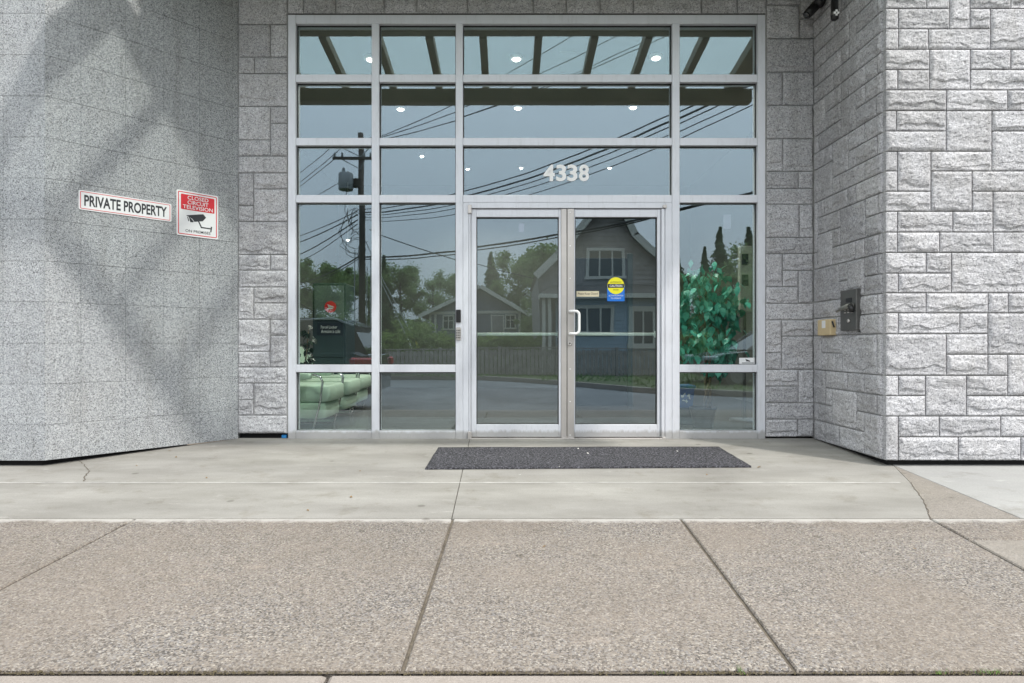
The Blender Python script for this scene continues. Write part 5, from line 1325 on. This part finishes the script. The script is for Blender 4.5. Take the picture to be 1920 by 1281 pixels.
for (k, x, y, Zv, lb) in TR:
    h_ = (rz(y, Zv)-ZR-.1); base_h = 9.0 if k == 'c' else 7.3; s_ = h_/base_h
    t = thing('conifer_tree' if k == 'c' else 'leafy_tree', lb, 'tree', (rx(x, Zv), ry(Zv), ZR+.1), 'trees across the street')
    cr_, tk = kinds[k]; a = rnd.uniform(0, 6.28)
    ws_ = s_*rnd.uniform(.95, 1.25)
    instance('crown', cr_, t, t.location, (0, 0, a), (ws_, ws_, s_)); instance('trunk', tk, t, t.location, (0, 0, a), (ws_, ws_, s_))
bmesh_ = crown_mesh('round', 77, 1.6, .95, 2600, .07, .35).mesh('foliage', M['shr'])
for (x, y, Zv, lb) in ((745, 634, 25, 'low green shrub at the left behind the fence'), (775, 618, 26, 'bright green shrub beside the guy wires'), (812, 632, 25, 'rounded shrub in front of the bungalow corner'), (845, 640, 25, 'low shrub below the bungalow window'),
                   (905, 641, 24, 'low shrub left of the gap behind the fence'), (935, 640, 24.5, 'feathery shrub in front of the bungalow door'), (968, 640, 24, 'feathery shrub right of the bungalow door'), (1000, 641, 24, 'feathery shrub left of the large house'), (1300, 640, 24, 'shrub behind the parked dark car')):
    h_ = rz(y, Zv)-ZR-.1; t = thing('shrub', lb, 'shrub', (rx(x, Zv), ry(Zv), ZR+.1), 'shrubs behind the fence'); instance('foliage', bmesh_, t, t.location, (0, 0, rnd.uniform(0, 6)), (h_/1.45,)*3)

fw = MB(); rnd = random.Random(91)
for k in range(26000):
    X = rnd.uniform(-48, 48); dep = rnd.uniform(0, 5); top = 3.4+1.3*noise.noise(Vector((X*.22, 1, 0)))+.8*noise.noise(Vector((X*.7, 4, 0)))
    p = Vector((X, ry(58)-dep, ZR+top*rnd.random()**.7)); u = Vector((rnd.gauss(0, 1), rnd.gauss(0, 1), rnd.gauss(0, 1))).normalized(); w = u.orthogonal(); s_ = rnd.uniform(.12, .30)
    fw.add([p-u*s_, p+w*s_*.5, p+u*s_, p-w*s_*.5], [(0, 1, 2, 3)])
tag(fw.build('far_hedge', M['fol']), 'low continuous band of green undergrowth far behind the houses', 'undergrowth', kind='stuff')
# utility pole, transformer and cables
up = thing('utility_pole', 'tall wooden utility pole with crossarms and a transformer, mirrored in the left windows', 'pole', (rx(677, 28), ry(28), ZR))
Zu = 28; yu = ry(Zu); xu = rx(677, Zu)
M['polewood'] = simple('weathered_pole_wood', (0.075, 0.065, 0.055), .95, var=.2, scale=4)
M['galv'] = simple('galvanised_grey', (0.28, 0.30, 0.31), .5, .3)
mb = MB(); mb.tube([(xu, yu, ZR), (xu, yu, rz(252, Zu))], [.17, .12], 14); mb.build('post', M['polewood'], up, True)
for (y, x0, x1) in ((276, 622, 712), (299, 626, 700)):
    mb = MB(); mb.bbox(rx(x0, Zu), rx(x1, Zu), yu+.13, yu+.24, rz(y, Zu)-.06, rz(y, Zu)+.06, .01); mb.build('crossarm', M['polewood'], up)
    mb = MB()
    for x in (x0+4, x0+18, x1-16, x1-4): mb.lathe([(.03, 0), (.06, .06), (.04, .10), (.06, .14), (.02, .20)], (rx(x, Zu), yu+.18, rz(y, Zu)+.06), 8)
    mb.build('insulators', M['galv'], up, True)
    mb = MB(); mb.tube([(rx(x0+14, Zu), yu+.16, rz(y, Zu)), (xu, yu+.16, rz(y+20, Zu))], .02, 6); mb.tube([(rx(x1-14, Zu), yu+.16, rz(y, Zu)), (xu, yu+.16, rz(y+20, Zu))], .02, 6); mb.build('brace', M['galv'], up)
mb = MB(); mb.lathe([(.01, 0), (.30, .01), (.33, .05), (.33, .72), (.30, .80), (.05, .84)], (rx(652, Zu), yu+.35, rz(362, Zu)), 20); mb.build('transformer', M['galv'], up, True)
mb = MB(); mb.box(rx(660, Zu), xu, yu+.1, yu+.2, rz(355, Zu), rz(337, Zu)); mb.build('transformer_bracket', M['polewood'], up)
mb = MB(); mb.lathe([(.07, 0), (.07, .3), (.03, .36)], (rx(648, Zu), yu+.35, rz(333, Zu)), 10); mb.lathe([(.04, 0), (.06, .1), (.04, .2)], (rx(656, Zu), yu+.35, rz(334, Zu)), 8); mb.build('bushing', M['galv'], up, True)
M['cable'] = simple('black_cable', (0.015, 0.015, 0.017), .6)
# messy loops around the pole
mb = MB(); rnd = random.Random(17)
for k in range(16):
    zc = rz(rnd.uniform(385, 480), Zu); r1, r2 = rnd.uniform(.2, .7), rnd.uniform(.3, 1.1); ph = rnd.uniform(0, 6)
    mb.tube([(xu+rnd.uniform(-.1, .1)+r1*math.cos(ph+t*.5)-.25, yu+.2+.2*math.sin(t), zc+r2*math.sin(ph+t*.5)) for t in range(8)], .014, 4, False)
mb.build('cable_loops', M['cable'], up)
for x_, z_ in ((664, 470), (687, 500), (694, 480)):
    mb = MB(); mb.tube([(rx(x_, Zu), yu+.16, ZR), (rx(x_, Zu)+.02, yu+.16, rz(z_, Zu))], .022, 6); mb.build('conduit', M['galv'], up)
def cable(p, q, sag, r, lab, n=18):
    p, q = Vector(p), Vector(q); mb = MB()
    mb.tube([p+(q-p)*(k/n)-Vector((0, 0, sag*4*(k/n)*(1-k/n))) for k in range(n+1)], r, 5, False)
    tag(mb.build('overhead_cable', M['cable']), lab, 'cable', 'overhead cables across the street')
def at(x, y, h):  # a point at height h seen in the mirror at pixel (x, y)
    Z = (h-EYE)*FPX/(CY-y); return (rx(x, Z), ry(Z), h)
def seg(x, y, Z): return (rx(x, Z), ry(Z), rz(y, Z))
# thin bundle: pole -> right, overhead
ORD = ['topmost', 'second', 'middle', 'fourth', 'lowest']
for k, (yp_, xe_, ye_, he, sag, r) in enumerate(((392, 1500, 100, 7.4, .75, .020), (398, 1500, 112, 7.2, .80, .028), (402, 1500, 122, 7.1, .85, .016), (407, 1500, 140, 6.9, .85, .014), (412, 1500, 152, 6.8, .95, .014))):
    cable(seg(680, yp_, Zu), at(xe_, ye_, he), sag, r, ORD[k]+' of the five cables sweeping up rightwards across the house number pane')
for k, (yp_, xe_, ye_, he, sag, r) in enumerate(((482, 1560, 325, 4.9, .42, .035), (486, 1560, 322, 4.95, .50, .022))):
    cable(seg(680, yp_, Zu), at(xe_, ye_, he), sag, r, ('thick', 'thinner')[k]+' of the two cables sagging low across the mirrored doors')
for k, (yp_, xp_, xe_, ye_, he, sag) in enumerate(((262, 700, 1330, 20, 10.0, .5), (268, 668, 1330, 32, 9.8, .5), (276, 626, 1250, 22, 9.7, .5), (276, 640, 1150, 22, 9.7, .45))):
    cable(seg(xp_, yp_, Zu), at(xe_, ye_, he), sag, .015, ORD[(0, 1, 3, 4)[k]]+' thin power line rising from the pole top to the canopy panes')
for k, (xp_, yp_, x2, y2, Z2, sag, r) in enumerate(((626, 272, 470, 380, 60, .4, .018), (640, 278, 470, 392, 60, .5, .018), (628, 298, 480, 398, 55, .3, .018), (650, 335, 470, 420, 55, .3, .016), (668, 395, 470, 462, 55, .4, .022), (668, 402, 470, 472, 55, .5, .03), (668, 412, 470, 498, 52, .6, .03), (668, 420, 470, 510, 52, .7, .02), (672, 480, 560, 530, 45, .2, .035), (672, 484, 560, 538, 45, .2, .022))):
    cable(seg(xp_, yp_, Zu), seg(x2, y2, Z2), sag, r, ('first', 'second', 'third', 'fourth', 'fifth', 'sixth', 'seventh', 'eighth', 'ninth', 'tenth')[k]+' cable from the top of those running left from the pole')
cable(seg(690, 430, Zu), seg(1020, 525, 30), .2, .022, 'service drop cable falling from the pole to the right behind the bungalow')
for (x2, y2, lb, c) in ((779, 668, 'white guarded guy wire slanting from the pole to the fence', 'w'), (786, 652, 'yellow guarded guy wire slanting from the pole to the shrubs', 'y')):
    p, q_ = Vector(seg(682, 450, Zu)), Vector(seg(x2, y2, 25)); t = thing('guy_wire', lb, 'guy wire', q_)
    mb = MB(); mb.tube([p, q_], .012, 5); mb.build('wire', M['galv'], t)
    mb = MB(); mb.tube([q_, q_+(p-q_)*.14], .045, 8); mb.build('guard', M['white_paint'] if c == 'w' else simple('yellow_guard', (.6, .55, .05), .6), t)

# cars
def car(name, label, cat, cx_, cy_, heading, col_, Ln=4.6, Wd=1.84, Ht=1.62, kind='suv'):
    t = thing(name, label, cat, (cx_, cy_, ZR))
    paint = simple(name+'_paint', col_, .25, .3, coat=.8)
    if kind == 'suv':
        low = [(-2.3, .38), (-2.32, .75), (-2.28, 1.02), (-2.1, 1.08), (.75, 1.02), (1.7, .95), (2.2, .82), (2.3, .55), (2.25, .35), (1.9, .25), (-2.0, .25)]
        cab = [(-2.22, 1.05), (-1.95, 1.50), (-1.6, 1.60), (-.2, 1.62), (.35, 1.50), (1.05, 1.03)]
        rf = [(-2.05, 1.50), (-1.75, 1.60), (-1.5, 1.645), (-.2, 1.655), (.25, 1.58), (.3, 1.55), (-.2, 1.615), (-1.5, 1.605), (-1.9, 1.50)]
    else:
        low = [(-2.3, .38), (-2.32, .70), (-2.25, .93), (-1.5, .98), (.85, .95), (1.8, .80), (2.2, .66), (2.3, .48), (2.2, .30), (1.9, .22), (-2.0, .22)]
        cab = [(-1.75, .96), (-1.1, 1.36), (-.2, 1.43), (.2, 1.38), (1.05, .95)]
        rf = [(-1.15, 1.36), (-.6, 1.43), (-.2, 1.455), (.2, 1.41), (.22, 1.385), (-.2, 1.425), (-1.0, 1.345)]
    def loft(poly, secs):
        mb = MB(); n = len(poly); cxm = sum(p[0] for p in poly)/n; czm = sum(p[1] for p in poly)/n; vs = []
        for (y, s, dz) in secs: vs += [(cxm+(x-cxm)*s, y, czm+(z-czm)*s+dz) for x, z in poly]
        fs = [tuple(range(n)), tuple(range(len(vs)-1, len(vs)-n-1, -1))]
        for k in range(len(secs)-1):
            for i in range(n): i2 = (i+1) % n; fs.append((k*n+i, k*n+i2, (k+1)*n+i2, (k+1)*n+i))
        return mb.add(vs, fs)
    w = Wd/2; M4 = Matrix.Translation((cx_, cy_, ZR)) @ Matrix.Rotation(heading, 4, 'Z')
    def put(mb, nm, m, par=t, sm=False): mb.xform(lambda x, y, z: M4 @ Vector((x, y, z))); return mb.build(nm, m, par, sm)
    body = put(loft(low, [(-w, .94, 0), (-w+.05, .985, 0), (-w+.14, 1, 0), (w-.14, 1, 0), (w-.05, .985, 0), (w, .94, 0)]), 'body', paint)
    def cabf(poly, ww, par, nm, m):
        mb = MB(); n = len(poly); vs = []
        zb0 = poly[0][1]
        for sgn in (-1, 1):
            vs += [(x, sgn*(ww-(z-zb0)*.32), z) for x, z in poly]
        fs = [tuple(range(n)), tuple(range(2*n-1, n-1, -1))]+[(i, (i+1) % n, n+(i+1) % n, n+i) for i in range(n)]
        mb.add(vs, fs); return put(mb, nm, m)
    cabf(cab, w-.06, body, 'windows', M['carglass'])
    mb = MB(); n = len(rf); vs = []
    for sgn in (-1, 1): vs += [(x, sgn*(w-.235), z) for x, z in rf]
    mb.add(vs, [tuple(range(n)), tuple(range(2*n-1, n-1, -1))]+[(i, (i+1) % n, n+(i+1) % n, n+i) for i in range(n)]); put(mb, 'roof', paint)
    rail = MB(); heading_rail = cx_ < 0
    for sgn in (-1, 1): rail.tube([(cab[1][0], sgn*(w-.215), cab[1][1]+.01), (cab[2][0], sgn*(w-.235), cab[2][1]+.04), (cab[-2][0], sgn*(w-.22), cab[-2][1]+.03), (cab[-1][0], sgn*(w-.09), cab[-1][1]+.0)], .022, 6)
    put(rail, 'roof_rail', M['galv'] if heading_rail else paint)
    for sgn in (-1, 1):
        pm_ = MB(); pm_.tube([(cab[0][0]+.9, sgn*(w-.075), 1.03), (cab[1][0]+.85, sgn*(w-.20), cab[1][1])], .045, 4); pm_.tube([(-.1, sgn*(w-.075), 1.0), (-.15, sgn*(w-.22), cab[-2][1])], .04, 4); put(pm_, 'pillar', paint)
    tlm = bpy.data.materials.get('tail_lamp_red') or simple('tail_lamp_red', (.45, .01, .015), .15, coat=1)
    zt2 = .82 if kind == 'suv' else .70
    for sgn in (-1, 1):
        mb = MB(); mb.bbox(-2.35, -1.95, sgn*(w-.02)-.10, sgn*(w-.02)+.012, zt2, zt2+.16, .03); put(mb, 'tail_light', tlm)
        mb = MB(); mb.bbox(1.85, 2.26, sgn*(w-.10)-.12, sgn*(w-.10)+.06, zt2-.08, zt2+.05, .03); put(mb, 'headlight', M['galv'])
    for sx in (-1.4, 1.4):
        for sgn in (-1, 1):
            mb = MB(); mb.lathe([(.20, -.11), (.33, -.11), (.35, -.07), (.35, .07), (.33, .11), (.20, .11)], (sx, sgn*(w-.10), .35), 24, 'y'); wv = put(mb, 'wheel', M['black'], sm=False)
            mb = MB(); mb.lathe([(.21, 0), (.19, sgn*.02), (.05, sgn*.012), (.04, sgn*.03)], (sx, sgn*(w+.012), .35), 14, 'y'); put(mb, 'rim', M['bronze'], wv)
    return t
car('parked_car', 'dark SUV with red tail light parked at the near kerb, mirrored in the left window', 'car', -4.62, .30, R(180), (0.012, 0.016, 0.024))
car('parked_car', 'dark car parked on the far side, mirrored behind the ficus in the right window', 'car', rx(1290, 17)+2.4, ry(17), R(180), (0.02, 0.016, 0.015), kind='suv')
